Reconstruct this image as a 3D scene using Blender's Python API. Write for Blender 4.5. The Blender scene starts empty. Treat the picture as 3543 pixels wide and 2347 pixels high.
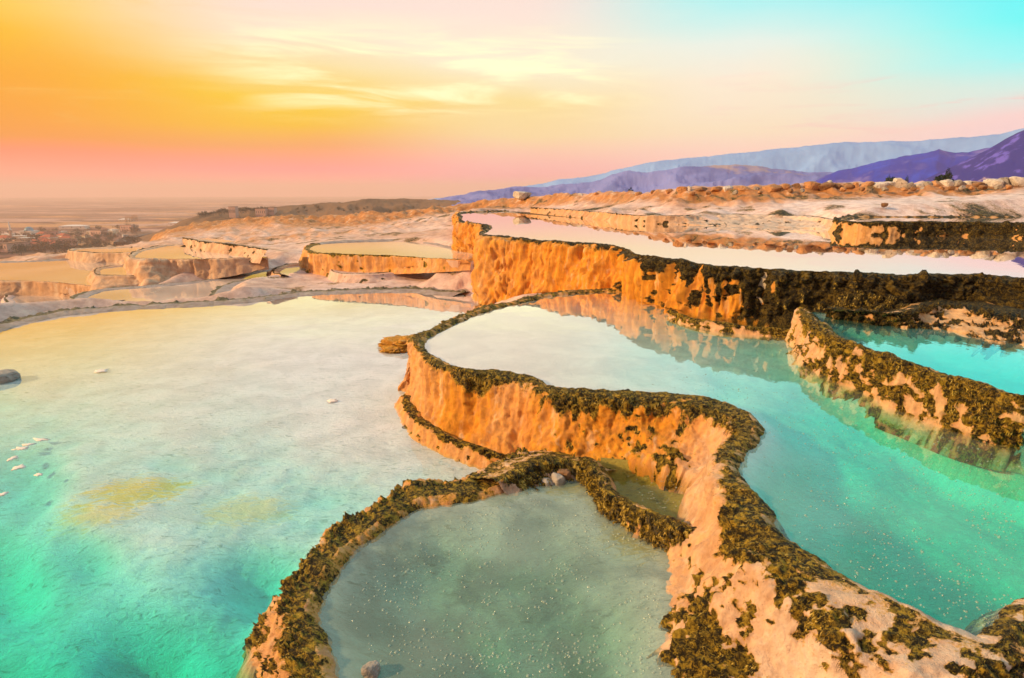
import bpy, math, random
import numpy as np
random.seed(7); RNG = np.random.default_rng(11)
R = math.radians
scene = bpy.context.scene
COL = scene.collection

# ------------------------------------------------------------------ camera, sky, sun, exposure
CAM_H = 2.6
PITCH = 13.8
LENS = 21.0
NW, NH = 3543.0, 2347.0
cd = bpy.data.cameras.new('camera'); cam = bpy.data.objects.new('camera', cd); COL.objects.link(cam)
cd.lens = LENS; cd.sensor_width = 36; cd.clip_start = 0.05; cd.clip_end = 60000
cam.location = (0, 0, CAM_H); cam.rotation_euler = (R(90 - PITCH), 0, 0)
scene.camera = cam
SUN_AZ, SUN_EL = -104.0, 23.0          # degrees, azimuth from +Y towards +X
SUN_DIR = (math.sin(R(SUN_AZ)) * math.cos(R(SUN_EL)), math.cos(R(SUN_AZ)) * math.cos(R(SUN_EL)), math.sin(R(SUN_EL)))
sl = bpy.data.lights.new('sun', 'SUN'); so = bpy.data.objects.new('sun', sl); COL.objects.link(so)
sl.energy = 4.8; sl.angle = R(4); sl.color = (1.0, 0.62, 0.28)
so.rotation_euler = (R(90 - SUN_EL), 0, R(180 - SUN_AZ))
scene.view_settings.view_transform = 'Standard'; scene.view_settings.look = 'None'
scene.view_settings.exposure = 0.15; scene.view_settings.gamma = 1.0
scene.cycles.use_denoising = True
scene.cycles.max_bounces = 8; scene.cycles.transparent_max_bounces = 12; scene.cycles.volume_bounces = 3
scene.cycles.caustics_reflective = False; scene.cycles.caustics_refractive = False
SKY_STRENGTH = 0.92

def lin(c):
    return tuple((x / 12.92 if x <= 0.04045 else ((x + 0.055) / 1.055) ** 2.4) for x in c)

class NT:
    """small helper round a node tree"""
    def __init__(s, t): s.t = t; s.n = t.nodes; s.l = t.links
    def new(s, typ, **kw):
        n = s.n.new(typ)
        for k, v in kw.items(): setattr(n, k, v)
        return n
    def put(s, sock, v):
        if v is None: return
        if isinstance(v, bpy.types.NodeSocket): s.l.new(v, sock)
        else:
            if hasattr(sock, 'default_value'):
                dv = sock.default_value
                if hasattr(dv, '__len__') and len(dv) == 4 and hasattr(v, '__len__') and len(v) == 3: v = tuple(v) + (1,)
                sock.default_value = v
    def math(s, op, a, b=None, c=None, clamp=False):
        n = s.new('ShaderNodeMath', operation=op, use_clamp=clamp)
        s.put(n.inputs[0], a); s.put(n.inputs[1], b); s.put(n.inputs[2], c)
        return n.outputs[0]
    def vmath(s, op, a, b=None):
        n = s.new('ShaderNodeVectorMath', operation=op)
        s.put(n.inputs[0], a); s.put(n.inputs[1], b)
        return n.outputs[0]
    def mapr(s, v, a, b, c=0.0, d=1.0, smooth=True):
        n = s.new('ShaderNodeMapRange', interpolation_type='SMOOTHSTEP' if smooth else 'LINEAR', clamp=True)
        for i, x in enumerate((v, a, b, c, d)): s.put(n.inputs[i], x)
        return n.outputs[0]
    def mix(s, f, a, b, blend='MIX'):
        n = s.new('ShaderNodeMix', data_type='RGBA', blend_type=blend)
        s.put(n.inputs[0], f); s.put(n.inputs[6], a); s.put(n.inputs[7], b)
        return n.outputs[2]
    def ramp(s, f, stops, interp='LINEAR'):
        n = s.new('ShaderNodeValToRGB'); cr = n.color_ramp; cr.interpolation = interp
        while len(cr.elements) < len(stops): cr.elements.new(0.5)
        for e, (p, c) in zip(cr.elements, stops):
            e.position = p; e.color = tuple(c) + (1,)
        s.put(n.inputs[0], f)
        return n.outputs[0]
    def noise(s, vec, scale, detail=4, rough=0.55, dist=0.0, lac=2.0):
        n = s.new('ShaderNodeTexNoise')
        s.put(n.inputs['Vector'], vec); n.inputs['Scale'].default_value = scale
        n.inputs['Detail'].default_value = detail; n.inputs['Roughness'].default_value = rough
        n.inputs['Distortion'].default_value = dist; n.inputs['Lacunarity'].default_value = lac
        return n.outputs[0]
    def voro(s, vec, scale, feature='F1'):
        n = s.new('ShaderNodeTexVoronoi', feature=feature)
        s.put(n.inputs['Vector'], vec); n.inputs['Scale'].default_value = scale
        return n.outputs[0]
    def scale(s, vec, xyz, loc=(0, 0, 0), rot=(0, 0, 0)):
        n = s.new('ShaderNodeMapping'); s.put(n.inputs[0], vec)
        n.inputs['Location'].default_value = loc; n.inputs['Rotation'].default_value = rot; n.inputs['Scale'].default_value = xyz
        return n.outputs[0]
    def attr(s, name, typ='GEOMETRY'):
        n = s.new('ShaderNodeAttribute', attribute_name=name, attribute_type=typ)
        return n

def build_world():
    w = bpy.data.worlds.new('World'); scene.world = w; w.use_nodes = True
    nt = NT(w.node_tree); nt.n.clear()
    out = nt.new('ShaderNodeOutputWorld'); bg = nt.new('ShaderNodeBackground')
    nt.l.new(bg.outputs[0], out.inputs[0])
    tc = nt.new('ShaderNodeTexCoord')
    sep = nt.new('ShaderNodeSeparateXYZ'); nt.l.new(tc.outputs['Generated'], sep.inputs[0])
    x, y, z = sep.outputs
    az = nt.math('MULTIPLY', nt.math('ARCTAN2', x, y), 180 / math.pi)
    el = nt.math('MULTIPLY', nt.math('ARCSINE', z), 180 / math.pi)
    # slow wobble so that the bands are not ruler straight
    v = nt.new('ShaderNodeCombineXYZ'); nt.put(v.inputs[0], nt.math('MULTIPLY', az, 0.035)); nt.put(v.inputs[1], nt.math('MULTIPLY', el, 0.16))
    wob = nt.noise(v.outputs[0], 1.0, 3, 0.5)
    elw = nt.math('ADD', el, nt.math('MULTIPLY', nt.math('SUBTRACT', wob, 0.5), nt.mapr(el, 1.0, 9.0, 0.3, 5.0)))
    fac = nt.math('DIVIDE', elw, 45.0, clamp=True)
    cols = [
        (-40, [(0, (1.12, .60, .54)), (1.5, (1.10, .60, .50)), (3.0, (1.06, .54, .38)), (4.0, (1, .60, .08)), (5.2, (1, .63, .0)), (8, (1, .68, .0)),
               (10.5, (1, .75, .0)), (12.8, (1, .82, .30)), (18, (1, .90, .64)), (30, (.99, .93, .84)), (45, (.93, .94, .90))]),
        (-19, [(0, (1.12, .68, .66)), (2, (1.12, .57, .60)), (4, (1, .66, .34)), (5.7, (1, .78, .0)), (7.5, (1, .83, .10)),
               (10, (1, .91, .66)), (12.5, (1, .92, .82)), (15, (1, .90, .85)), (30, (.97, .93, .88)), (45, (.92, .95, .93))]),
        (0, [(0, (.96, .72, .76)), (1.4, (1.04, .68, .74)), (3.2, (1.02, .79, .70)), (5, (1, .88, .64)), (8, (1, .90, .60)),
             (11, (1, .96, .84)), (14, (1, .92, .86)), (17, (.99, .89, .86)), (30, (.95, .95, .93)), (45, (.90, .95, .95))]),
        (20, [(0, (.97, .84, .88)), (1.6, (1, .79, .82)), (3.2, (1.02, .86, .80)), (5.2, (1, .92, .78)), (9, (1, .95, .86)),
              (11.5, (.92, .97, .93)), (14.5, (.68, .97, .97)), (18, (.52, .97, 1.0)), (30, (.66, .94, .96)), (45, (.80, .95, .97))]),
        (40, [(0, (.92, .87, .92)), (3, (.97, .85, .88)), (5, (1.0, .86, .85)), (6.6, (.84, .96, .93)), (8.5, (.55, 1.0, 1.0)),
              (11, (.28, 1.0, 1.0)), (15, (.25, .97, 1)), (30, (.50, .94, 1)), (45, (.75, .95, .98))]),
    ]
    c = None; prev = None
    for a, st in cols:
        r = nt.ramp(fac, [(e / 45.0, lin(k)) for e, k in st])
        c = r if c is None else nt.mix(nt.mapr(az, prev, a), c, r)
        prev = a
    # bright thin clouds, upper left to centre
    cv = nt.new('ShaderNodeCombineXYZ')
    nt.put(cv.inputs[0], nt.math('ADD', nt.math('MULTIPLY', az, 0.05), nt.math('MULTIPLY', el, 0.05))); nt.put(cv.inputs[1], nt.math('MULTIPLY', el, 0.42))
    n1 = nt.noise(cv.outputs[0], 1.3, 7, 0.58, 0.6)
    area = nt.math('MULTIPLY', nt.mapr(az, -30, -14), nt.mapr(az, 16, 2))
    area = nt.math('MULTIPLY', area, nt.math('MULTIPLY', nt.mapr(el, 5.5, 8.5), nt.mapr(el, 15, 11)))
    cl = nt.math('MULTIPLY', nt.mapr(n1, 0.42, 0.68), area)
    c = nt.mix(nt.math('MULTIPLY', cl, 0.95), c, (1.25, 1.2, .72))
    # pink wisps on the right and greyer orange streaks on the left
    n2 = nt.noise(cv.outputs[0], 2.1, 6, 0.6, 1.0)
    wl = nt.math('MULTIPLY', nt.mapr(n2, 0.52, 0.72), nt.math('MULTIPLY', nt.mapr(az, 8, 26), nt.mapr(el, 13, 6)))
    c = nt.mix(nt.math('MULTIPLY', wl, 0.5), c, lin((1, .80, .78)))
    wr = nt.math('MULTIPLY', nt.math('MULTIPLY', nt.mapr(n2, 0.50, 0.75), nt.mapr(az, -12, -30)), nt.mapr(el, 3.5, 6.5))
    c = nt.mix(nt.math('MULTIPLY', wr, 0.35), c, lin((1, .80, .42)))
    # the sky behind the camera: plain warm dusk
    back = nt.mapr(y, 0.35, -0.25)
    c = nt.mix(back, c, nt.ramp(nt.math('DIVIDE', el, 90.0, clamp=True), [(0, lin((.72, .50, .42))), (.3, lin((.66, .58, .56))), (1, lin((.66, .78, .86)))]))
    sk = nt.new('ShaderNodeTexSky', sky_type='NISHITA', sun_disc=False, sun_elevation=R(SUN_EL), sun_rotation=R(SUN_AZ))
    skc = nt.vmath('SCALE', sk.outputs[0]); skc.node.inputs['Scale'].default_value = 0.0015
    tot = nt.mix(1.0, c, skc, 'ADD')
    nt.put(bg.inputs[0], tot); bg.inputs[1].default_value = SKY_STRENGTH
build_world()

# ------------------------------------------------------------------ picture <-> world
F = NW * LENS / 36.0
SP, CP = math.sin(R(PITCH)), math.cos(R(PITCH))
def ray(u, v):
    a = (u - NW / 2) / F; b = -(v - NH / 2) / F
    return np.array([a, CP + b * SP, -SP + b * CP])
def U(u, v, z):
    """point of the view ray through photo pixel (u, v) at height z"""
    d = ray(u, v); t = (z - CAM_H) / d[2]
    return np.array([d[0] * t, d[1] * t, z])
def UD(u, v, dist):
    """point of that ray at forward distance dist"""
    d = ray(u, v); t = dist / d[1]
    return np.array([d[0] * t, dist, CAM_H + d[2] * t])

# ------------------------------------------------------------------ numeric noise
_perm = np.random.default_rng(3).permutation(256); _perm = np.concatenate([_perm, _perm])
_g = np.random.default_rng(4).normal(size=(256, 3)); _g /= np.linalg.norm(_g, axis=1)[:, None]
def perlin(p):
    p = np.asarray(p, float); i = np.floor(p).astype(int); f = p - i; i &= 255
    w = f * f * f * (f * (f * 6 - 15) + 10)
    def gr(dx, dy, dz):
        h = _perm[_perm[_perm[(i[..., 0] + dx) & 255] + ((i[..., 1] + dy) & 255)] + ((i[..., 2] + dz) & 255)]
        g = _g[h]
        return g[..., 0] * (f[..., 0] - dx) + g[..., 1] * (f[..., 1] - dy) + g[..., 2] * (f[..., 2] - dz)
    def lp(a, b, t): return a + (b - a) * t
    x00 = lp(gr(0, 0, 0), gr(1, 0, 0), w[..., 0]); x10 = lp(gr(0, 1, 0), gr(1, 1, 0), w[..., 0])
    x01 = lp(gr(0, 0, 1), gr(1, 0, 1), w[..., 0]); x11 = lp(gr(0, 1, 1), gr(1, 1, 1), w[..., 0])
    return lp(lp(x00, x10, w[..., 1]), lp(x01, x11, w[..., 1]), w[..., 2]) * 1.5
def fbm(p, octs=4, gain=0.5, lac=2.03):
    s = 0; a = 1.0; p = np.asarray(p, float)
    for k in range(octs):
        s = s + a * perlin(p + 17.3 * k); p = p * lac; a *= gain
    return s
def billow(p, octs=3, gain=0.5):
    s = 0; a = 1.0; p = np.asarray(p, float)
    for k in range(octs):
        s = s + a * (1 - 2 * np.abs(perlin(p + 9.1 * k))); p = p * 2.07; a *= gain
    return s
def sstep(a, b, x):
    t = np.clip((x - a) / (b - a + 1e-12), 0, 1); return t * t * (3 - 2 * t)

# ------------------------------------------------------------------ mesh helpers
def mesh_np(name, V, quads=None, tris=None, mat=None, parent=None, attrs=None, smooth=True):
    me = bpy.data.meshes.new(name)
    V = np.asarray(V, np.float32).reshape(-1, 3)
    fl = []; tot = []
    if quads is not None and len(quads): q = np.asarray(quads, np.int32).reshape(-1, 4); fl.append(q.ravel()); tot.append(np.full(len(q), 4, np.int32))
    if tris is not None and len(tris): q = np.asarray(tris, np.int32).reshape(-1, 3); fl.append(q.ravel()); tot.append(np.full(len(q), 3, np.int32))
    fl = np.concatenate(fl); tot = np.concatenate(tot)
    me.vertices.add(len(V)); me.vertices.foreach_set('co', V.ravel())
    me.loops.add(len(fl)); me.loops.foreach_set('vertex_index', fl)
    me.polygons.add(len(tot)); st = np.concatenate([[0], np.cumsum(tot)[:-1]]).astype(np.int32)
    me.polygons.foreach_set('loop_start', st); me.polygons.foreach_set('loop_total', tot)
    me.polygons.foreach_set('use_smooth', np.full(len(tot), smooth, bool))
    for k, a in (attrs or {}).items():
        at = me.attributes.new(k, 'FLOAT', 'POINT'); at.data.foreach_set('value', np.asarray(a, np.float32).ravel())
    me.update(calc_edges=True); me.validate()
    if mat: me.materials.append(mat)
    o = bpy.data.objects.new(name, me); COL.objects.link(o)
    if parent: o.parent = parent
    return o
def tag(o, label=None, cat=None, group=None, kind=None):
    if label: o['label'] = label
    if cat: o['category'] = cat
    if group: o['group'] = group
    if kind: o['kind'] = kind
    return o
def thing(name, label, cat, loc=(0, 0, 0), rz=0.0, group=None):
    o = bpy.data.objects.new(name, None); COL.objects.link(o); o.location = tuple(float(c) for c in loc); o.rotation_euler = (0, 0, rz)
    o.empty_display_size = 0.2
    return tag(o, label, cat, group)
def grid_faces(n, m, closed=False):
    i = np.arange(n if closed else n - 1)[:, None]; j = np.arange(m - 1)[None, :]
    i2 = (i + 1) % n
    return np.stack([i * m + j, i2 * m + j, i2 * m + j + 1, i * m + j + 1], -1).reshape(-1, 4)
def catmull(P, per=12):
    """centripetal-ish smooth curve through the rows of P (any number of columns)"""
    P = np.asarray(P, float); Q = np.vstack([2 * P[0] - P[1], P, 2 * P[-1] - P[-2]]); out = []
    for k in range(1, len(Q) - 2):
        p0, p1, p2, p3 = Q[k - 1], Q[k], Q[k + 1], Q[k + 2]
        d1 = np.linalg.norm(p2[:2] - p1[:2]) + 1e-6
        m1 = (p2 - p0) / (np.linalg.norm(p2[:2] - p0[:2]) + 1e-6) * d1; m2 = (p3 - p1) / (np.linalg.norm(p3[:2] - p1[:2]) + 1e-6) * d1
        t = np.linspace(0, 1, per, endpoint=False)[:, None]
        out.append((2 * t**3 - 3 * t**2 + 1) * p1 + (t**3 - 2 * t**2 + t) * m1 + (-2 * t**3 + 3 * t**2) * p2 + (t**3 - t**2) * m2)
    return np.vstack(out + [P[-1:]])
def resample(C, k=0.0024, smin=0.006, smax=0.6):
    seg = np.linalg.norm(np.diff(C[:, :2], axis=0), axis=1)
    dist = np.maximum(np.linalg.norm(C[:, :2], axis=1), 1.5)
    step = np.clip(dist * k, smin, smax)
    dens = np.concatenate([[0], np.cumsum(seg / (0.5 * (step[1:] + step[:-1])))])
    n = max(8, int(dens[-1]))
    q = np.linspace(0, dens[-1], n)
    return np.stack([np.interp(q, dens, C[:, c]) for c in range(C.shape[1])], 1)
def smooth_rows(A, it=2):
    for _ in range(it):
        B = A.copy(); B[1:-1] = 0.25 * A[:-2] + 0.5 * A[1:-1] + 0.25 * A[2:]; A = B
    return A
def in_poly(X, Y, poly):
    ins = np.zeros(X.shape, bool); n = len(poly); j = n - 1
    for i in range(n):
        xi, yi = poly[i][:2]; xj, yj = poly[j][:2]
        c = ((yi > Y) != (yj > Y)) & (X < (xj - xi) * (Y - yi) / (yj - yi + 1e-12) + xi)
        ins ^= c; j = i
    return ins
def poly_dist(X, Y, poly):
    P = np.asarray(poly)[:, :2]; Q = np.roll(P, -1, 0); best = np.full(X.shape, 1e9)
    for a, b in zip(P, Q):
        ab = b - a; L = ab @ ab + 1e-12
        t = np.clip(((X - a[0]) * ab[0] + (Y - a[1]) * ab[1]) / L, 0, 1)
        best = np.minimum(best, (X - a[0] - t * ab[0]) ** 2 + (Y - a[1] - t * ab[1]) ** 2)
    return np.sqrt(best)

# ------------------------------------------------------------------ materials
def new_mat(name):
    m = bpy.data.materials.new(name); m.use_nodes = True
    nt = NT(m.node_tree); b = nt.n['Principled BSDF']
    return m, nt, b
def world_pos(nt):
    return nt.new('ShaderNodeNewGeometry').outputs['Position']

def travertine(name, pale, ochre, moss_a, moss_b, bump=0.75, fine=1.0, rough=0.6):
    """limestone crust: attributes moss (algae cover) and stain (iron stain) drive it"""
    m, nt, b = new_mat(name)
    p = world_pos(nt)
    pz = nt.scale(p, (1, 1, 0.35))
    n_big = nt.noise(pz, 2.3 * fine, 5, 0.6); n_mid = nt.noise(pz, 11 * fine, 5, 0.62); n_small = nt.noise(p, 55 * fine, 5, 0.65); n_fib = nt.noise(p, 140 * fine, 4, 0.7, 1.5)
    stain = nt.attr('stain').outputs['Fac']; moss = nt.attr('moss').outputs['Fac']
    sf = nt.math('ADD', stain, nt.math('MULTIPLY', nt.math('SUBTRACT', nt.math('ADD', nt.math('MULTIPLY', n_big, .6), nt.math('MULTIPLY', n_mid, .4)), .5), 1.1), clamp=True)
    c = nt.mix(sf, pale, ochre)
    c = nt.mix(nt.mapr(n_mid, .32, .66), nt.mix(1.0, c, (.68, .60, .56), 'MULTIPLY'), c)
    c = nt.mix(nt.math('MULTIPLY', nt.mapr(n_small, .58, .74), .35), c, tuple(.45 * k for k in ochre))
    mm = nt.math('ADD', moss, nt.math('MULTIPLY', nt.math('SUBTRACT', n_small, .5), 1.3))
    mm = nt.math('ADD', mm, nt.math('MULTIPLY', nt.math('SUBTRACT', n_mid, .5), .5))
    n_str = nt.noise(nt.scale(p, (1, 1, .10)), 8 * fine, 5, .62, .3)
    c = nt.mix(nt.math('MULTIPLY', nt.mapr(n_str, .54, .70), .42), c, tuple(.5 * a_ + .5 * b_ for a_, b_ in zip(pale, (.95, .85, .6))))
    c = nt.mix(nt.math('MULTIPLY', nt.mapr(n_str, .46, .30), nt.math('MULTIPLY', stain, .55)), c, tuple(.42 * k for k in ochre))
    c = nt.mix(nt.math('MULTIPLY', nt.mapr(mm, .12, .48), .75), c, tuple(.55 * a_ + .35 * b_ for a_, b_ in zip(moss_b, ochre)))
    mf = nt.mapr(mm, .42, .64)
    n_cl = nt.noise(p, 30 * fine, 4, .6, .8)
    mc = nt.mix(nt.mapr(nt.math('ADD', nt.math('MULTIPLY', n_fib, .45), nt.math('MULTIPLY', n_cl, .55)), .47, .60), moss_a, moss_b)
    mc = nt.mix(nt.math('MULTIPLY', nt.mapr(n_mid, .52, .70), .55), mc, tuple(1.5 * k for k in moss_b))
    c = nt.mix(mf, c, mc)
    nt.put(b.inputs['Base Color'], c)
    nt.put(b.inputs['Roughness'], nt.mapr(mf, 0, 1, rough, .72, False))
    b.inputs['Specular IOR Level'].default_value = 0.3
    hgt = nt.math('ADD', nt.math('MULTIPLY', n_small, .6), nt.math('MULTIPLY', n_fib, nt.math('ADD', .12, nt.math('MULTIPLY', mf, .9))))
    n_rip = nt.noise(nt.scale(p, (1, 1, 2.4)), 70 * fine, 3, .6, 2.0); pore = nt.mapr(nt.voro(nt.scale(p, (1, 1, .8)), 60 * fine), .0, .30)
    hgt = nt.math('ADD', hgt, nt.math('ADD', nt.math('MULTIPLY', n_mid, .9), nt.math('ADD', nt.math('MULTIPLY', n_rip, .45), nt.math('MULTIPLY', pore, .22))))
    bp = nt.new('ShaderNodeBump'); bp.inputs['Strength'].default_value = bump; bp.inputs['Distance'].default_value = 0.03 / fine
    nt.put(bp.inputs['Height'], hgt); nt.l.new(bp.outputs[0], b.inputs['Normal'])
    return m

def simple(name, c, rough=0.7, var=0.25, scale=8.0, spec=0.3, bump=0.0, metal=0.0):
    m, nt, b = new_mat(name)
    p = nt.new('ShaderNodeTexCoord').outputs['Object']
    n = nt.noise(p, scale, 5, 0.6)
    nt.put(b.inputs['Base Color'], nt.mix(nt.mapr(n, .3, .7), tuple(k * (1 - var) for k in c), tuple(min(1, k * (1 + var)) for k in c)))
    b.inputs['Roughness'].default_value = rough; b.inputs['Specular IOR Level'].default_value = spec; b.inputs['Metallic'].default_value = metal
    if bump:
        bp = nt.new('ShaderNodeBump'); bp.inputs['Strength'].default_value = bump; bp.inputs['Distance'].default_value = 0.05
        nt.put(bp.inputs['Height'], n); nt.l.new(bp.outputs[0], b.inputs['Normal'])
    return m

def water_mat(name, tint, density, milk=0.15, milk_col=(.7, .85, .8), ior=1.45, ripple=0.04, rscale=6.0, rough=0.01, boost=3.0):
    """clear to milky water: mirror by Fresnel, see-through below with absorption in its volume"""
    m = bpy.data.materials.new(name); m.use_nodes = True
    nt = NT(m.node_tree); nt.n.clear()
    out = nt.new('ShaderNodeOutputMaterial')
    p = world_pos(nt)
    n1 = nt.noise(nt.scale(p, (1, .55, 1), rot=(0, 0, .2)), rscale, 3, .5, .4); n2 = nt.noise(p, rscale * .15, 2, .5)
    bp = nt.new('ShaderNodeBump'); bp.inputs['Strength'].default_value = ripple; bp.inputs['Distance'].default_value = 0.02
    nt.put(bp.inputs['Height'], n1)
    gl = nt.new('ShaderNodeBsdfGlossy'); gl.inputs['Roughness'].default_value = rough; gl.inputs['Color'].default_value = (1, 1, 1, 1)
    nt.l.new(bp.outputs[0], gl.inputs['Normal'])
    fr = nt.new('ShaderNodeFresnel'); fr.inputs['IOR'].default_value = ior; nt.l.new(bp.outputs[0], fr.inputs['Normal'])
    tr = nt.new('ShaderNodeBsdfTransparent')
    df = nt.new('ShaderNodeBsdfDiffuse'); df.inputs['Color'].default_value = tuple(milk_col) + (1,)
    mk = nt.new('ShaderNodeMixShader')
    nt.put(mk.inputs[0], nt.mapr(n2, .3, .75, milk * .5, milk * 1.5)); nt.l.new(tr.outputs[0], mk.inputs[1]); nt.l.new(df.outputs[0], mk.inputs[2])
    mx = nt.new('ShaderNodeMixShader')
    geo = nt.new('ShaderNodeNewGeometry')
    front = nt.math('SUBTRACT', 1.0, geo.outputs['Backfacing'])
    f2 = nt.math('MINIMUM', nt.math('MULTIPLY', fr.outputs[0], nt.math('MULTIPLY_ADD', fr.outputs[0], boost, 1.0)), .97)
    nt.put(mx.inputs[0], nt.math('MULTIPLY', f2, front)); nt.l.new(mk.outputs[0], mx.inputs[1]); nt.l.new(gl.outputs[0], mx.inputs[2])
    nt.l.new(mx.outputs[0], out.inputs['Surface'])
    va = nt.new('ShaderNodeVolumeAbsorption'); va.inputs['Color'].default_value = tuple(tint) + (1,); va.inputs['Density'].default_value = density
    nt.l.new(va.outputs[0], out.inputs['Volume'])
    return m

M = {}
M['crust'] = travertine('travertine_ochre', (.86, .68, .53), (.86, .37, .03), (.014, .010, .002), (.52, .34, .03))
M['crust_black'] = travertine('travertine_blackened', (.84, .60, .36), (.86, .37, .03), (.006, .005, .002), (.17, .115, .016))
M['crust_far'] = travertine('travertine_far', (.80, .64, .52), (.70, .34, .10), (.02, .014, .005), (.12, .08, .02), bump=.5, fine=.35)
M['crust_grey'] = travertine('travertine_grey', (.50, .44, .45), (.38, .31, .28), (.14, .12, .07), (.32, .27, .16), bump=.6, fine=.5)
M['white'] = travertine('travertine_white', (.88, .71, .68), (.58, .27, .09), (.03, .025, .012), (.20, .15, .05), bump=.4, fine=.3)

# ------------------------------------------------------------------ terraces
def loft(rim, z, base, side=1, lip=0.05, lipw=0.10, moss=.3, stain=.5, npr=64, k=0.0024, amp=1.0, w1=.35, patch=0.0, inner=0.35, ninner=16, bulge=0.0, plumb=False, jit=.035, midpatch=1.0,
         flute=1.0, seed=0.0, innermoss=1.0, deep=.35, per=12):
    """sweeps a rim cross-section along a traced rim; returns rim+wall grids with moss / stain values"""
    n = len(rim)
    def lst(v): return list(v) if hasattr(v, '__len__') else [v] * n
    moss, stain, patch, lips = lst(moss), lst(stain), lst(patch), lst(lip)
    rw = [np.array(p, float) if len(p) == 3 and isinstance(p, np.ndarray) else U(p[0], p[1], z) for p in rim]
    rw = np.array(rw)
    tg = np.gradient(rw[:, :2], axis=0); tg /= np.linalg.norm(tg, axis=1)[:, None] + 1e-9
    nout = side * np.stack([tg[:, 1], -tg[:, 0]], 1)
    bw = []
    for i, bb in enumerate(base if isinstance(base, list) else [base] * n):
        if bb[0] == 'o': bw.append(np.array([*(rw[i, :2] + nout[i] * bb[1]), bb[2]]))
        else:
            q = U(*bb)
            if plumb:
                want = rw[i, 1] - .22 * max(.05, rw[i, 2] - bb[2])
                if q[1] > want: q = UD(bb[0], bb[1], want)
            bw.append(q)
    bw = np.array(bw)
    A = np.hstack([rw, bw, np.array([moss, stain, patch, lips]).T])
    A = resample(catmull(A, per), k)
    A[:, 3:6] = smooth_rows(A[:, 3:6], 6)
    Rp, B, ms, stn, pat, lp_ = A[:, 0:3], A[:, 3:6], A[:, 6], A[:, 7], A[:, 8], A[:, 9]
    if jit > 0:
        dj = np.clip(np.linalg.norm(Rp[:, :2], axis=1) / 4.0, 1, 4); q3 = Rp / dj[:, None].mean() + seed
        t0 = np.gradient(smooth_rows(Rp[:, :2], 8), axis=0); t0 /= np.linalg.norm(t0, axis=1)[:, None] + 1e-9; n0 = side * np.stack([t0[:, 1], -t0[:, 0]], 1)
        w_ = jit * np.minimum(dj, 2) * (.7 * fbm(q3 * 4.5, 3) + .35 * fbm(q3 * 15, 2)); Rp[:, :2] += n0 * w_[:, None]
        lp_ = np.maximum(.55 * lp_, lp_ * (1 + .55 * fbm(q3 * 6 + 3, 3)))
    tg = np.gradient(smooth_rows(Rp[:, :2], 8), axis=0); tg /= np.linalg.norm(tg, axis=1)[:, None] + 1e-9
    no = smooth_rows(side * np.stack([tg[:, 1], -tg[:, 0]], 1), 6)
    N = len(A)
    rows = []; tval = []
    io = np.concatenate([np.linspace(-inner, -lipw * .9, ninner // 2, endpoint=False), np.linspace(-lipw * .9, 0, ninner - ninner // 2, endpoint=False)])
    for o in io:
        if o < -lipw * .7: zz = -deep * ((-o - lipw * .7) / (inner - lipw * .7)) ** .75 - .0
        else: zz = 0
        q = np.clip((o + lipw * .7) / (lipw * .7), 0, 1)
        rows.append(np.column_stack([Rp[:, :2] + no * o, Rp[:, 2] + zz + lp_ * math.sin(q * math.pi / 2)])); tval.append(o / lipw if o > -lipw else -1.5)
    ni = len(rows)
    t = np.linspace(0, 1, npr) ** 1.15
    D = B[:, :2] - Rp[:, :2]
    for tt in t:
        hx = w1 * (1 - (1 - min(1, tt / .3)) ** 2.2) + (1 - w1) * tt ** 3.0 + bulge * math.sin(math.pi * tt) * .5
        vz = tt ** 1.45
        rows.append(np.column_stack([Rp[:, :2] + D * hx, Rp[:, 2] + lp_ * (1 - vz) + (B[:, 2] - Rp[:, 2]) * vz])); tval.append(tt)
    for e in (.08, .2):
        rows.append(np.column_stack([B[:, :2] + no * e * .5, B[:, 2] - e])); tval.append(1 + e)
    G = np.stack(rows, 1); T = np.array(tval)[None, :] * np.ones((N, 1))
    # analytic normals from the undisturbed sweep
    du = np.gradient(G, axis=0); dv = np.gradient(G, axis=1)
    Nn = np.cross(du, dv); Nn /= np.linalg.norm(Nn, axis=2)[:, :, None] + 1e-9
    if side < 0: Nn = -Nn
    up = np.sum(Nn * np.concatenate([no, np.ones((N, 1)) * .6], 1)[:, None, :], 2)
    if np.median(up[:, ni:]) < 0: Nn = -Nn
    P = G + seed
    dist = np.maximum(np.linalg.norm(G[:, :, :2], axis=2), 2.0)
    far = np.clip(dist / 5.0, 1.0, 5.0)             # coarser relief on the big far walls
    fs = float(np.clip(np.median(dist) / 4.5, 1.0, 6.0)); Ps = P / fs; ds = min(fs, 2.2) ** .8
    wall = sstep(0.02, .25, T); H = np.maximum(Rp[:, 2] - B[:, 2], .08)[:, None]
    f1 = fbm(P * np.array([2.6, 2.6, 1.2]), 3); f2 = fbm(Ps * np.array([9, 9, 1.6]), 3)
    f3 = billow(Ps * np.array([13, 13, 10]), 2); f4 = fbm(Ps * 30, 3)
    f5 = billow(Ps * 20, 3); f6 = fbm(P * 5.0, 4)
    f7 = fbm(Ps * 15 + 2, 3); f8 = fbm(P * 2.6 + 21, 3)
    hang = ms[:, None] * (1 + .9 * fbm(P * np.array([3.0, 3.0, .4]) + 5, 3) + .6 * fbm(P * np.array([14, 14, 2.5]), 3))
    mo = sstep(-.10, .10, hang - T) * (T >= 0) + (T < 0) * np.clip(innermoss * (.62 + .55 * f6 + .55 * f7), 0, 1) * sstep(.0, .06, ms)[:, None]
    pa = sstep(.0, .24, pat[:, None] - .5 + .34 * f6 + .34 * f8 + .50 * f7 + np.where(T > .72, .12, 0) - (1 - midpatch) * np.exp(-((T - .5) / .2) ** 2)) * (T > 0)
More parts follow.
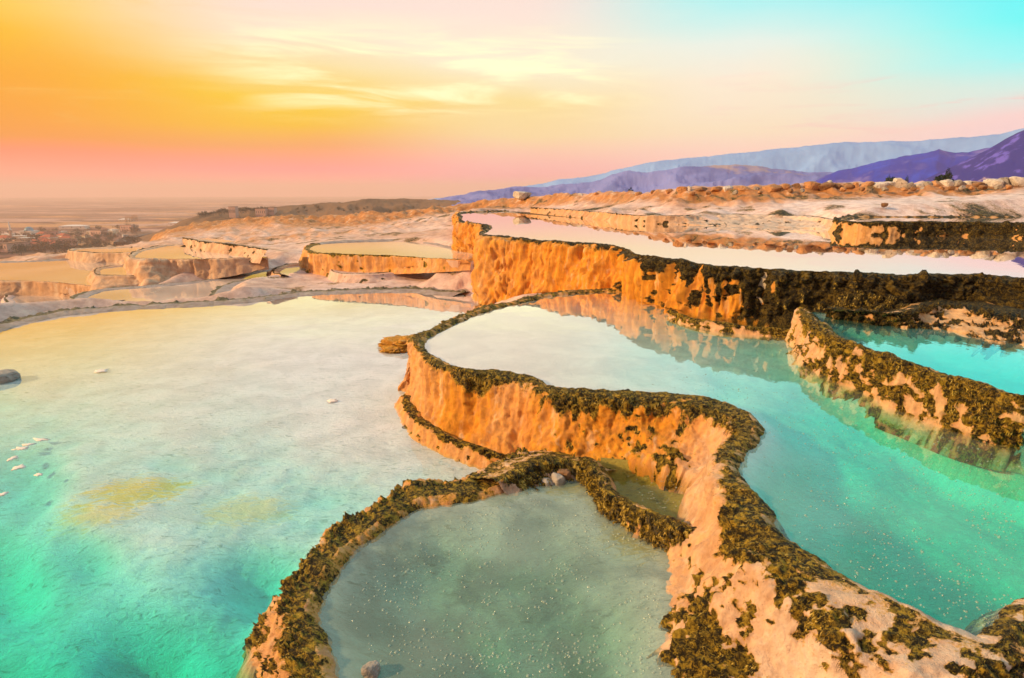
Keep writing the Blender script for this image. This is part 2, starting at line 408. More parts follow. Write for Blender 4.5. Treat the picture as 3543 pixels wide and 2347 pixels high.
    mo = np.clip(np.maximum(mo, pa * sstep(0, .1, pat[:, None])), 0, 1)
    amp_w = amp * np.clip(H / .5, .35, 1.6)
    disp = wall * amp_w * (.055 * f1 + .028 * flute * f2 + .012 * (f3 - .3) + .004 * f4)
    pop = billow(Ps * np.array([22, 22, 15]) + 31, 2)
    disp += (1 - mo) * wall * amp * .007 * (pop - .3)
    down = sstep(.0, .22, T)
    drip = billow(Ps * np.array([13, 13, 1.1]) + 11, 3)
    disp += wall * amp_w * .022 * flute * np.clip(stn[:, None], .15, 1) * (drip - .2)
    puff = .95 - f5
    disp += mo * ds * down * np.minimum(amp, 1.4) * (.030 * puff + .012 * fbm(Ps * 42, 2))
    disp += (1 - down) * ds * (.006 * puff * (mo > .2) + .004 * fbm(Ps * 34, 2)) * min(amp, 1)
    disp += (1 - wall) * min(amp, 1) * .008 * f1
    G = G + Nn * disp[:, :, None]
    st_ = np.clip(stn[:, None] + .0 * T, 0, 1.2)
    return dict(G=G, moss=mo, stain=st_, ni=ni, Nn=Nn, T=T)

TERR = {}
FAR_MATS = ('crust_far', 'crust_grey', 'white')
def terrace(name, label, rim, z, base, mat='crust', strands=0, group='travertine terraces stepping down the slope', cat='terrace', **kw):
    if mat in FAR_MATS: kw.setdefault('innermoss', .15)
    if strands == 0: kw.setdefault('plumb', True)
    L = loft(rim, z, base, **kw)
    G, mo, st, ni = L['G'], L['moss'], L['stain'], L['ni']
    N, m = G.shape[:2]
    c = G[:, ni:].reshape(-1, 3).mean(0); root = thing(name, label, cat, (c[0], c[1], G[:, -3, 2].min()), group=group)
    off = np.array(root.location)
    def part(nm, a, b):
        g = G[:, a:b]; return mesh_np(nm, g.reshape(-1, 3) - off, grid_faces(N, b - a), mat=M[mat], parent=root, attrs={'moss': mo[:, a:b], 'stain': st[:, a:b]})
    part('rim', 0, ni + 6); part('wall', ni + 5, m)
    if strands: add_strands(root, off, L, strands)
    TERR[name] = L
    return root, L

def strand_mat():
    m, nt, b = new_mat('algae_strands')
    h = nt.attr('hue').outputs['Fac']
    nt.put(b.inputs['Base Color'], nt.ramp(h, [(0, (.006, .005, .001)), (.32, (.035, .027, .003)), (.58, (.28, .18, .012)), (.80, (.60, .41, .035)), (1, (.78, .60, .16))]))
    b.inputs['Roughness'].default_value = .55; b.inputs['Specular IOR Level'].default_value = .35
    return m
M['strand'] = strand_mat()
def add_strands(root, off, L, count):
    """short wet algae filaments combed down over the rim and the mossy parts of the wall"""
    G, mo, T, Nn = L['G'], L['moss'], L['T'], L['Nn']; N, m = mo.shape
    dist = np.linalg.norm(G[:, :, :2], axis=2)
    w = mo * (.35 + .65 * sstep(-.1, .2, T)) * (T > -.6) * (T < 1) * (dist < 9); w = w / w.sum()
    idx = RNG.choice(N * m, size=count, p=w.ravel()); i, j = idx // m, idx % m
    P = G.reshape(-1, 3)[idx]; nn = Nn.reshape(-1, 3)[idx]
    jn = np.minimum(j + 1, m - 1); flow = G[i, jn] - G[i, np.maximum(jn - 2, 0)]; flow /= np.linalg.norm(flow, axis=1)[:, None] + 1e-9
    flow = np.where((T[i, j] < -.25)[:, None], -flow, flow)
    rnd = RNG.normal(size=(count, 3)) * .22
    d = flow + rnd + .5 * np.stack([fbm(P * 9, 2), fbm(P * 9 + 7, 2), fbm(P * 9 + 13, 2)], 1); d -= nn * np.sum(d * nn, 1)[:, None] * .8; d /= np.linalg.norm(d, axis=1)[:, None] + 1e-9
    ln = RNG.uniform(.010, .034, count) * np.clip(dist[i, j] / 4, .7, 1.0); wd = RNG.uniform(.0006, .0013, count) * np.clip(dist[i, j] / 3, .8, 1.5)
    sd = np.cross(d, nn); sd /= np.linalg.norm(sd, axis=1)[:, None] + 1e-9
    a = P - nn * .004; b_ = P + d * (ln * .5)[:, None] + nn * (ln * RNG.uniform(.0, .10, count))[:, None]; c_ = P + d * ln[:, None] + nn * (ln * RNG.uniform(-.1, .15, count))[:, None] - np.array([0, 0, 1]) * (ln * .2)[:, None]
    V = np.stack([a - sd * wd[:, None], a + sd * wd[:, None], b_ - sd * wd[:, None] * .9, b_ + sd * wd[:, None] * .9, c_], 1)
    k = np.arange(count)[:, None] * 5
    q = k + np.array([[0, 1, 3, 2]]); t = k + np.array([[2, 3, 4]])
    hue = np.clip(.41 + .62 * fbm(P * 15, 3) + RNG.normal(size=count) * .2, 0, 1)
    return mesh_np('algae', V.reshape(-1, 3) - off, q, t, M['strand'], root, {'hue': np.repeat(hue, 5)}, smooth=True)

Z1, Z2, Z2B, Z3, Z4, Z5 = 0.0, .73, 1.08, 1.50, .25, .36

# --- middle pool: rim and front wall, running on into the near slope on the right
P2RIM = [(2150, 1010), (2093, 1008), (1997, 1014), (1889, 1025), (1812, 1043), (1736, 1060), (1646, 1083), (1576, 1115), (1506, 1143), (1461, 1172), (1446, 1200), (1474, 1233),
         (1513, 1258), (1564, 1281), (1634, 1293), (1710, 1297), (1774, 1302), (1825, 1316), (1882, 1341), (1953, 1357), (2061, 1367), (2157, 1371), (2284, 1376), (2380, 1386),
         (2463, 1399), (2527, 1418), (2584, 1452), (2606, 1490), (2590, 1524), (2548, 1560), (2510, 1605), (2535, 1665), (2583, 1722), (2630, 1770), (2634, 1819), (2655, 1858),
         (2711, 1896), (2794, 1944), (2860, 1990), (2990, 2066), (3150, 2146), (3290, 2208), (3400, 2258), (3455, 2262), (3505, 2215), (3565, 2150), (3720, 2060)]
P2BASE = [('o', .25, .3), ('o', .3, .25), ('o', .35, .2), ('o', .4, .15), ('o', .4, .1), ('o', .35, .05), ('o', .3, .02), ('o', .3, 0), ('o', .3, 0), ('o', .3, .0), (1408, 1330, .05), (1425, 1385, .08),
          (1450, 1430, .1), (1485, 1465, .1), (1557, 1506, .1), (1646, 1543, .1), (1723, 1568, .1), (1787, 1580, .1), (1850, 1585, .15), (1920, 1582, .25), (2010, 1588, .28), (2090, 1592, .3), (2190, 1602, .33), (2260, 1614, .35),
          (2320, 1628, .36), (2370, 1640, .36), (2402, 1655, .36), (2408, 1668, .36), (2408, 1680, .36), (2400, 1700, .36), (2385, 1740, .35), (2366, 1800, .32), (2345, 1850, .28), (2320, 1890, .25), (2308, 1950, .25), (2303, 2010, .25),
          (2306, 2075, .25), (2303, 2150, .25), (2306, 2230, .25), (2325, 2330, .25), (2400, 2470, .25), (2520, 2650, .25), (2700, 2800, .25), (2900, 2900, .25), (3200, 3000, .25), ('o', .6, .35), ('o', .6, .35)]
P2MOSS = [.25, .25, .25, .25, .2, .2, .2, .2, .2, .2, .15, .12, .12, .14, .22, .30, .14, .14, .32, .38, .42, .50, .62, .62, .50, .34, .22, .17, .15, .15, .15, .17, .20, .22, .28, .30, .30, .28, .10, .0, .0, .0, .0, .0, .1, .1, .1]
P2PAT = [0] * 18 + [0, .1, .2, .38, .42, .42, .3, .1, 0, 0, 0, 0, .0, .05, .1, .1, .2, .25, .3, .42, .50, .52, .5, .5, .52, .5, .5, .45, .4]
P2ST = [0.7, 0.7, 0.7, 0.7, 0.7, 0.7, 0.7, 0.7, 0.75, 0.75, 0.75, 0.7, 0.75, 0.85, 0.95, 0.95, 0.8, 0.8, 0.9, 0.95, 1, 1, 1, 0.95, 0.75, 0.55, 0.4, 0.55, 0.5, 0.48, 0.48, 0.48, 0.46, 0.45, 0.45, 0.45, 0.42, 0.38, 0.34, 0.25, 0.15, 0.08, 0.05, 0.05, 0.05, 0.05, 0.05]
t2, L2 = terrace('travertine_terrace', 'mossy rimmed terrace of the middle pool with bulging orange front wall and pale near slope', P2RIM, Z2, P2BASE, side=1, lip=.045, lipw=.13, moss=P2MOSS, stain=P2ST, patch=P2PAT,
                 npr=86, k=.0026, strands=30000, seed=1.0, w1=.42, inner=.2, deep=.16, midpatch=.82)
apr_r = [(1418, 1375, .1), (1440, 1440, .1), (1500, 1485, .12), (1570, 1522, .12), (1650, 1556, .12), (1725, 1580, .12), (1790, 1592, .12)]
apr_b = [(1372, 1400, -.02), (1385, 1450, -.02), (1425, 1512, -.02), (1500, 1556, -.02), (1590, 1592, -.02), (1680, 1624, -.02), (1765, 1636, -.02)]
def sub_loft(parent, name, rim, base, z, mat='crust', **kw):
    L = loft([U(*p) for p in rim], z, base, **kw); G = L['G']; off = np.array(parent.location)
    return mesh_np(name, G.reshape(-1, 3) - off, grid_faces(*G.shape[:2]), mat=M[mat], parent=parent, attrs={'moss': L['moss'], 'stain': L['stain']}), L
sub_loft(t2, 'apron', apr_r, apr_b, .1, side=1, lip=.03, lipw=.1, moss=.25, stain=.75, patch=.3, npr=36, ninner=10, inner=.3, deep=.12, w1=.6, amp=1.2, seed=3.0)
out_r = [(1425, 1172, .12), (1395, 1178, .14), (1372, 1196, .12), (1380, 1215, .12), (1410, 1236, .1)]
out_b = [(1400, 1168, -.02), (1360, 1180, -.02), (1338, 1212, -.02), (1365, 1232, -.02), (1412, 1262, -.02)]
OUTCROP_PARENT = t2

# --- upper pool: the tall ochre wall
P3RIM = [(1760, 731), (1684, 733), (1598, 738), (1592, 750), (1596, 768), (1644, 776), (1690, 783), (1678, 800), (1658, 812), (1690, 818), (1760, 824), (1862, 834), (1963, 843), (2065, 847), (2115, 855), (2161, 870), (2205, 888), (2343, 906), (2470, 924), (2647, 939), (2850, 950), (3103, 957), (3408, 963), (3543, 971), (3800, 985)]
P3BASE = [('o', .5, 1.0), ('o', .5, .9), ('o', .3, .8), (1586, 890, .5), (1588, 897, .5), (1625, 902, .5), (1650, 906, .5), (1660, 960, .3), (1668, 1028, .1), (1705, 1036, .1), (1765, 1036, .12), (1870, 1024, .3), (1975, 1012, .5), (2060, 1004, .65), (2115, 1004, .7), (2170, 1018, .7), (2215, 1042, .7), (2350, 1078, .75), (2440, 1085, .8), (2570, 1100, .8), (2770, 1088, .95), (3040, 1085, 1.1), (3330, 1060, 1.15), (3543, 1095, 1.15), (3800, 1110, 1.15)]
P3MOSS = [.2, .2, .1, .08, .1, .12, .12, .1, .08, .10, .10, .12, .15, .17, .16, .22, .25, .35, .5, .6, .8, 1.1, 1.1, 1.1, 1.1]
P3PAT = [0] * 15 + [.1, .2, .35, .5, .55, .8, 1, 1, 1, 1]
P3ST = [.6, .6, .8, .9, .9, .9, .9, .85, .8, .85, .9, .95, 1, 1, 1, 1, 1, 1, .95, .95, .8, .5, .4, .4, .4]
terrace('travertine_terrace', 'tall ochre wall holding the upper mirror pool, black moss over its right half', P3RIM, Z3, P3BASE, side=1, lip=.04, lipw=.14, moss=P3MOSS, stain=P3ST, patch=P3PAT, npr=90, k=.0022, strands=7000, mat='crust_black', seed=6.0, amp=1.5, w1=.5, flute=2.0)

# --- right pool dam
RB = [(2772, 1083), (2800, 1108), (2850, 1146), (2906, 1190), (2971, 1216), (3060, 1246), (3149, 1275), (3267, 1322), (3385, 1354), (3543, 1394), (3700, 1440), (3900, 1510)]
RBB = [(2732, 1160, Z2), (2745, 1200, Z2), (2795, 1270, Z2), (2882, 1310, Z2), (2960, 1345, Z2), (3060, 1400, Z2), (3140, 1430, Z2), (3235, 1466, Z2), (3326, 1498, Z2), (3444, 1528, Z2), (3580, 1550, Z2), (3780, 1620, Z2)]
terrace('travertine_terrace', 'sloping mossy dam between the middle pool and the bright cyan pool at right', RB, Z2B, RBB, side=1, lip=.06, lipw=.16, moss=[.2, .35, .45, .5, .55, .55, .55, .55, .6, .6, .6, .6], stain=.45, patch=[.35, .38, .42, .48, .52, .55, .55, .56, .58, .6, .6, .6], npr=64, k=.0024, strands=12000, seed=8.0, amp=1.3, w1=.5)

# --- foreground pool dam (left) and its cross dam
R4 = [(1190, 2560), (1128, 2430), (1108, 2347), (1088, 2269), (1066, 2187), (1055, 2132), (1066, 2071), (1097, 2022), (1130, 1978), (1162, 1930), (1210, 1880), (1270, 1842), (1330, 1808), (1385, 1768), (1459, 1740), (1569, 1728), (1660, 1712), (1740, 1680), (1800, 1640), (1850, 1610)]
R4B = [(900, 2560, 0), (890, 2430, 0), (885, 2347, 0), (880, 2280, 0), (888, 2208, 0), (915, 2148, 0), (955, 2092, 0), (998, 2044, 0), (1040, 1992, 0), (1090, 1940, 0), (1145, 1890, 0), (1200, 1853, 0), (1272, 1812, 0), (1340, 1772, 0), (1450, 1726, 0), (1560, 1712, 0), (1610, 1695, 0), (1670, 1665, 0), (1730, 1632, 0), (1790, 1600, .05)]
terrace('travertine_terrace', 'curved mossy dam on the left side of the bubbly foreground pool', R4, Z4, R4B, side=-1, lip=.05, lipw=.12, inner=.25, deep=.2, moss=[.25, .25, .24, .22, .2, .2, .18, .16, .15, .15, .16, .18, .2, .2, .2, .2, .1, .05, .4, .5], innermoss=.75, stain=[.6] * 8 + [.7] * 9 + [.2, .3, .4], patch=[.48] * 8 + [.42] * 7 + [.3, 0, 0, .3, .5], npr=60, k=.0026, strands=12000, seed=10.0, amp=1.7, w1=.5)
R5 = [(2010, 1600), (2042, 1625), (2078, 1668), (2106, 1716), (2182, 1768), (2259, 1806), (2345, 1838), (2440, 1868)]
R5B = [(1990, 1650, Z4), (2022, 1680, Z4), (2052, 1722, Z4), (2075, 1768, Z4), (2160, 1826, Z4), (2246, 1880, Z4), (2320, 1915, Z4), (2420, 1950, Z4)]
terrace('travertine_terrace', 'short shaggy cross dam between the foreground pool and the tiny olive pool', R5, Z5, R5B, side=1, lip=.06, lipw=.16, inner=.16, deep=.2, moss=1.4, stain=.6, patch=.6, npr=40, k=.0026, strands=16000, seed=12.0, amp=1.3, w1=.5)
# mossy shelf at the head of the foreground pool
R6 = [(1700, 1672), (1760, 1640), (1840, 1602), (1920, 1590), (2000, 1606), (2040, 1640)]
R6B = [(1760, 1722, Z4 - .02), (1810, 1706, Z4 - .02), (1880, 1690, Z4 - .02), (1950, 1672, Z4 - .02), (2010, 1668, Z4 - .02), (2044, 1690, Z4 - .02)]
terrace('mossy_ledge', 'green algae shelf at the head of the foreground pool under the orange wall', R6, .34, R6B, side=1, lip=.03, lipw=.15, inner=.3, deep=.05, moss=.8, stain=.2, patch=.5, npr=40, k=.0026, strands=14000, seed=13.0, amp=1.3, w1=.5, cat='ledge')
# ledge pool at the foot of the ochre wall
R7 = [(2330, 1078), (2345, 1092), (2409, 1110), (2527, 1131), (2646, 1141), (2730, 1146)]
R7B = [(2312, 1092, Z2), (2325, 1106, Z2), (2385, 1127, Z2), (2500, 1149, Z2), (2620, 1160, Z2), (2735, 1170, Z2)]
terrace('mossy_ledge', 'low mossy ledge with a puddle at the foot of the ochre wall', R7, .80, R7B, side=1, lip=.03, lipw=.1, inner=.2, deep=.1, moss=.6, stain=.5, patch=.4, npr=28, k=.002, strands=5000, seed=14.0, w1=.5, cat='ledge')
# stepped bank behind the cyan pool
R8 = [(2860, 1078), (2990, 1090), (3110, 1096), (3200, 1060), (3260, 1040), (3330, 1044), (3420, 1062), (3543, 1086), (3750, 1110)]
R8B = [(2860, 1094, Z2B), (2971, 1115, Z2B), (3100, 1132, Z2B), (3208, 1139, Z2B), (3296, 1146, Z2B), (3385, 1170, Z2B), (3474, 1188, Z2B), (3580, 1200, Z2B), (3780, 1220, Z2B)]
terrace('travertine_terrace', 'small knobbly bank behind the cyan pool with a pink bare patch', R8, 1.2, R8B, side=1, lip=.04, lipw=.2, inner=.5, deep=.1, moss=[.9, .8, .7, .5, .35, .35, .5, .5, .5], stain=.3, patch=[.5, .5, .5, .4, .38, .42, .5, .5, .5], npr=48, k=.0022, strands=3000, mat='crust_black', seed=15.0, amp=1.4, w1=.5)

# block standing in the upper pool
R9 = [(3500, 752), (3200, 752), (2990, 752), (2925, 757), (2908, 766), (2960, 770), (3100, 772), (3300, 773), (3543, 776), (3800, 778)]
R9B = [('o', .3, 1.4), ('o', .3, 1.4), ('o', .3, 1.4), (2895, 792, Z3), (2880, 803, Z3), (2960, 811, Z3), (3100, 815, Z3), (3300, 817, Z3), (3543, 826, Z3), (3800, 835, Z3)]
terrace('travertine_terrace', 'dark mossy block of a terrace standing in the upper mirror pool', R9, 1.82, R9B, side=-1 if False else 1, lip=.04, lipw=.2, inner=.5, moss=[.5, .5, .5, .3, .3, .35, .6, .9, 1, 1], stain=.5, patch=[.4, .4, .4, .35, .3, .35, .55, .75, .8, .8], npr=44, k=.0018, mat='crust_black', seed=16.0, amp=1.4, w1=.5)

# --- the left flight of terraces
R10 = [(1099, 845), (1075, 850), (1056, 860), (1075, 872), (1110, 878), (1203, 882), (1355, 888), (1507, 898), (1600, 902)]
R10B = [('o', .4, .4), (1046, 880, .4), (1050, 915, .1), (1063, 944, .08), (1125, 950, .1), (1215, 938, .15), (1390, 926, .25), (1507, 919, .35), (1630, 910, .45)]
terrace('travertine_terrace', 'round orange basin with a fluted front wall left of the tall ochre corner', R10, .73, R10B, side=-1 if False else 1, lip=.03, lipw=.22, inner=.6, moss=[.1, .1, .1, .12, .15, .2, .2, .1, .1], stain=.75, patch=.12, mat='crust', npr=44, k=.002, seed=20.0, w1=.45, amp=1.2)
R10C = [(1600, 860), (1500, 838), (1421, 832), (1304, 832), (1152, 837), (1085, 845)]
terrace('travertine_terrace', 'flat grey back rim of the round orange basin', R10C, .73, ('o', .5, .3), side=1, mat='crust_grey', lip=.03, lipw=.5, inner=1.2, moss=.2, stain=.5, npr=20, k=.002, seed=21.0)
R11 = [(1230, 925), (1165, 929), (1148, 938), (1165, 945), (1225, 948), (1300, 946), (1400, 938), (1520, 930), (1620, 920)]
R11B = [('o', .2, .1), ('o', .2, .1), (1140, 955, .05), (1160, 970, .05), (1203, 976, .05), (1279, 980, .05), (1380, 968, .08), (1480, 960, .1), (1610, 950, .15)]
terrace('mossy_ledge', 'pale rounded step below the round orange basin', R11, .25, R11B, side=1, lip=.02, lipw=.25, inner=.8, deep=.05, moss=.05, stain=.35, patch=.12, npr=30, k=.002, seed=22.0, w1=.5, cat='ledge', mat='white')
R12 = [(1080, 914), (1010, 917), (965, 928), (950, 946), (975, 957)]
R12B = [('o', .3, -.1), ('o', .3, -.1), (930, 938, -.1), (938, 965, -.1), (965, 977, -.05)]
terrace('travertine_terrace', 'small empty hollow basin beside the round orange basin', R12, .12, R12B, side=1, lip=.04, lipw=.25, inner=.5, moss=.15, stain=.55, patch=.15, npr=28, k=.002, seed=23.0, mat='crust_far')
R13 = [(905, 893), (862, 895), (760, 898), (558, 900), (482, 896), (448, 893), (470, 872), (510, 862), (598, 849), (640, 853)]
R13B = [(925, 902, .3), (880, 916, .1), (760, 942, -.03), (629, 967, -.05), (498, 984, -.05), (455, 950, -.0), (440, 905, .2), ('o', .4, .1), ('o', .4, .1), ('o', .4, .1)]
terrace('travertine_terrace', 'large pinkish basin with a smooth shaded front wall on the left', R13, .55, R13B, side=-1, lip=.03, lipw=.25, inner=.6, moss=[.12, .1, .06, 0, 0, .03, .1, .1, .1, .1], stain=.45, npr=44, k=.002, seed=24.0, w1=.4, mat='crust_far', amp=1.8, flute=1.5)
R14 = [(490, 955), (380, 955), (335, 950), (328, 942), (355, 928), (446, 918)]
R14B = [(494, 984, -.1), (406, 991, -.1), (330, 996, -.12), (318, 980, -.15), (318, 945, -.15), ('o', .3, -.15)]
terrace('travertine_terrace', 'little fluted basin tucked against the large pinkish basin', R14, .12, R14B, side=-1, lip=.03, lipw=.2, inner=.4, moss=[.05] * 6, stain=.5, npr=32, k=.002, seed=25.0, w1=.4, mat='crust_far', amp=1.2, flute=1.6)
R15 = [(470, 874), (380, 877), (304, 874), (250, 870), (246, 864), (300, 860), (456, 856)]
R15B = [(450, 914, -.15), (380, 908, -.15), (314, 910, -.15), (246, 898, -.15), (240, 880, -.15), ('o', .4, -.3), ('o', .4, -.3)]
terrace('travertine_terrace', 'far left basin with a lumpy pink wall above the orange lit pool', R15, .2, R15B, side=-1, lip=.03, lipw=.25, inner=.5, moss=.06, stain=.4, npr=32, k=.002, seed=26.0, w1=.4, mat='crust_far', amp=1.5, flute=1.6)
R16 = [(340, 997), (228, 984), (112, 976), (0, 973), (-150, 972)]
R16B = [(330, 1012, -.45), (262, 1022, -.5), (117, 1004, -.5), (-20, 1034, -.6), (-170, 1030, -.6)]
terrace('travertine_terrace', 'striped front wall of the orange lit pool at the left edge', R16, -.15, R16B, side=-1, lip=.03, lipw=.25, inner=.5, moss=0, stain=.6, npr=36, k=.002, seed=27.0, w1=.4, mat='crust_far', amp=1.3, flute=2.0)
R16C = [(-150, 912), (0, 907), (120, 904), (243, 897)]
terrace('travertine_terrace', 'thin grey far rim of the orange lit pool', R16C, -.15, ('o', .6, -.8), side=-1, lip=.03, lipw=.4, inner=.8, moss=.1, stain=.4, npr=14, k=.002, seed=28.0, mat='crust_grey')
R17 = [(225, 1000), (110, 1002), (62, 1010), (25, 1028), (30, 1050), (0, 1062), (-80, 1085)]
R17B = [('o', .3, -.9), ('o', .3, -.9), ('o', .3, -.9), (0, 1040, -.9), (-8, 1078, -.7), (-30, 1085, -.8), (-120, 1100, -.8)]
terrace('travertine_terrace', 'low basin with pale water in the lower left corner behind the big pool rim', R17, -.55, R17B, side=1, lip=.04, lipw=.25, inner=.5, moss=.1, stain=.25, npr=24, k=.002, seed=29.0, mat='white')
R18 = [(400, 1047), (300, 1046), (252, 1040), (284, 1021), (355, 1003), (507, 992), (659, 977), (811, 957), (913, 936), (1014, 920)]
R18B = [(400, 1054, -.3), (290, 1056, -.35), (236, 1050, -.4)] + [('o', .5, -.5)] * 7
terrace('travertine_terrace', 'long grey rimmed pool lying behind the big pale pool', R18, -.05, R18B, side=-1, lip=.03, lipw=.45, inner=.75, moss=.12, stain=.35, npr=20, k=.002, seed=30.0, mat='crust_grey')
R19 = [(950, 962), (880, 968), (811, 982), (760, 998), (735, 1024)]
terrace('mossy_ledge', 'flat dry shelf with green tufts at the right end of the long grey rimmed pool', R19, .0, [('o', .25, -.1)] * 5, side=1, lip=.03, lipw=.4, inner=1.0, deep=.05, moss=.2, stain=.3, patch=.2, npr=16, k=.002, seed=31.0, mat='crust_grey', cat='ledge')
R20 = [(-260, 1230), (-120, 1172), (0, 1128), (76, 1110), (203, 1086), (355, 1071), (507, 1061), (659, 1054), (760, 1048), (887, 1037), (1014, 1020), (1200, 1010), (1355, 1006), (1446, 1007), (1530, 1014), (1600, 1020)]
R20B = [('o', .7, -.5)] * 10 + [('o', .7, -.2)] * 2 + [('o', .6, .0)] * 4
terrace('travertine_terrace', 'broad grey crusted rim along the far side of the big pale pool', R20, Z1, R20B, side=-1, lip=.05, lipw=.55, inner=.8, deep=.2, moss=.2, innermoss=.35, patch=.35, stain=.4, npr=28, k=.002, seed=32.0, mat='crust_grey', amp=2.0)
R21 = [(634, 824), (710, 838), (811, 848), (930, 866)]
R21B = [(640, 850, .5), (690, 868, .52), (780, 880, .53), (910, 890, .55)]
terrace('travertine_terrace', 'rough pinkish step behind the large pinkish basin', R21, .85, R21B, side=1, lip=.03, lipw=.3, inner=.8, deep=.1, moss=.2, stain=.4, patch=.2, npr=30, k=.002, seed=33.0, mat='crust_far', amp=1.6)
# far shore of the upper pool
SHORE = [(1684, 732), (1760, 731)]
R22 = [(1836, 719), (1963, 727), (2115, 739), (2200, 746), (2343, 748), (2444, 742), (2600, 741), (2760, 745), (2900, 765)]
R22B = [(1836, 735, Z3), (1938, 745, Z3), (2105, 765, Z3), (2200, 773, Z3), (2343, 778, Z3), (2470, 782, Z3), (2600, 786, Z3), (2790, 791, Z3), (2890, 798, Z3)]
terrace('travertine_terrace', 'low fluted bank along the far shore of the upper mirror pool', R22, 1.78, R22B, side=1, lip=.02, lipw=.3, inner=.7, deep=.1, moss=[.3, .2, .15, .12, .1, .08, .08, .06, .1], stain=[.7, .7, .7, .6, .4, .25, .15, .05, .1], patch=.12, npr=36, k=.0018, seed=34.0, mat='crust_far', amp=1.4, flute=1.6)

# ------------------------------------------------------------------ pools: water bodies and floors
def curve_poly(pts, per=8): return catmull(np.array(pts), per)
POOLS = []
def shoelace(P): return .5 * np.sum(P[:, 0] * np.roll(P[:, 1], -1) - np.roll(P[:, 0], -1) * P[:, 1])
def offset_poly(P, d):
    if shoelace(P) < 0: P = P[::-1]
    t = np.roll(P, -1, 0) - np.roll(P, 1, 0); t /= np.linalg.norm(t, axis=1)[:, None] + 1e-9
    return P + np.stack([t[:, 1], -t[:, 0]], 1) * d
def pool(name, pts, z, mat, label=None, off=.04, thick=.8, smooth=True, bank=.16):
    P = np.array([U(u, v, z)[:2] for u, v in pts])
    if smooth: P = catmull(np.vstack([P, P[:1]]), 5)[:-1]
    P = offset_poly(P, off)
    n = len(P); me = bpy.data.meshes.new(name)
    V = [(x, y, z) for x, y in P] + [(x, y, z - thick) for x, y in P]
    Fc = [list(range(n)), list(range(2 * n - 1, n - 1, -1))] + [[i, n + i, n + (i + 1) % n, (i + 1) % n] for i in range(n)]
    me.from_pydata(V, [], Fc); me.update(); me.materials.append(mat)
    o = bpy.data.objects.new(name, me); COL.objects.link(o); tag(o, label, kind='structure')
    POOLS.append((P, z, bank)); return o, P

M['w1'] = water_mat('water_turquoise', (.01, .975, .90), 2.7, .03, (.50, .90, .80), 1.28, .05, 5.0, boost=3.6)
M['w2'] = water_mat('water_mint', (.01, .965, .88), 2.5, .10, (.80, .86, .78), 1.31, .05, 6.0, boost=4.5)
M['w2b'] = water_mat('water_cyan', (.02, .96, .90), 2.0, .22, (.25, .92, .90), 1.36, .08, 8.0)
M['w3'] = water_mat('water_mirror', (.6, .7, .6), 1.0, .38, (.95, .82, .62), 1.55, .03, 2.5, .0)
M['w4'] = water_mat('water_grey_green', (.12, .74, .62), 1.7, .24, (.50, .66, .56), 1.24, .05, 9.0)
M['w5'] = water_mat('water_olive', (.50, .52, .08), 1.6, .03, (.30, .30, .10), 1.13, .05, 9.0)
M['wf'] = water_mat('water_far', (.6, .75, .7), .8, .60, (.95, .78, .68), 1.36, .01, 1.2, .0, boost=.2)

P1PTS = [(1110, 2700), (1090, 2347), (1066, 2187), (1055, 2132), (1066, 2071), (1097, 2022), (1162, 1930), (1270, 1842), (1385, 1768), (1569, 1728), (1700, 1690), (1800, 1610), (1800, 1560), (1640, 1500), (1520, 1400), (1480, 1250), (1560, 1140), (1640, 1080), (1660, 1045), (1600, 1020), (1446, 1007), (1355, 1006), (1200, 1010), (1014, 1022), (887, 1040), (760, 1050), (507, 1064), (355, 1074), (203, 1090), (76, 1114), (0, 1132), (-120, 1176), (-260, 1232), (-900, 1500), (-1800, 2300), (-900, 2900)]
pool('pool_water', P1PTS, Z1, M['w1'], 'big pale to turquoise pool filling the left foreground', off=.0)
P2PTS = P2RIM + [(4400, 1900), (4200, 1700)] + [(p[0] + 30, p[1] - 20) for p in RBB[::-1]][:-1] + [(2700, 1120), (2550, 1100), (2350, 1085), (2200, 1030)]
pool('pool_water', P2PTS, Z2, M['w2'], 'mint green middle pool running to the lower right corner', off=.01)
P2BPTS = RB + [(4300, 1450), (4100, 1180)] + [(p[0], p[1] - 8) for p in R8B[::-1]] + [(2800, 1080)]
pool('pool_water', P2BPTS, Z2B, M['w2b'], 'bright cyan pool at the right edge', off=.01)
P3PTS = P3RIM + [(4300, 960), (4200, 820)] + [(3543, 815), (3300, 808), (3100, 805), (2960, 800), (2890, 795)] + [(p[0], p[1] - 3) for p in R22B[::-1]] + SHORE[::-1]
pool('pool_water', P3PTS, Z3, M['w3'], 'upper mirror pool reflecting the sky', off=-.04, thick=.5)
P4PTS = R4[:-2] + [(1840, 1660), (1900, 1640), (1990, 1630)] + [(2042, 1640), (2090, 1700), (2130, 1750), (2200, 1800), (2290, 1850), (2345, 1890), (2340, 1950), (2335, 2010), (2340, 2080), (2335, 2150), (2340, 2230), (2350, 2330), (2430, 2470), (2300, 2800), (1500, 2800)]
pool('pool_water', P4PTS, Z4, M['w4'], 'grey green bubbly pool in the centre foreground', off=.0, thick=.5)
P5PTS = [(2042, 1622), (2078, 1668), (2106, 1716), (2182, 1768), (2259, 1806), (2350, 1830), (2400, 1790), (2440, 1700), (2430, 1640), (2330, 1610), (2200, 1590), (2080, 1585)]
pool('pool_water', P5PTS, Z5, M['w5'], 'tiny olive pool under the orange wall', off=.0, thick=.4)
pool('pool_water', [(2338, 1084), (2409, 1108), (2527, 1130), (2646, 1139), (2735, 1140), (2700, 1105), (2550, 1085), (2400, 1070)], .80, M['w5'], 'narrow puddle on the ledge at the foot of the ochre wall', off=.0, thick=.3)
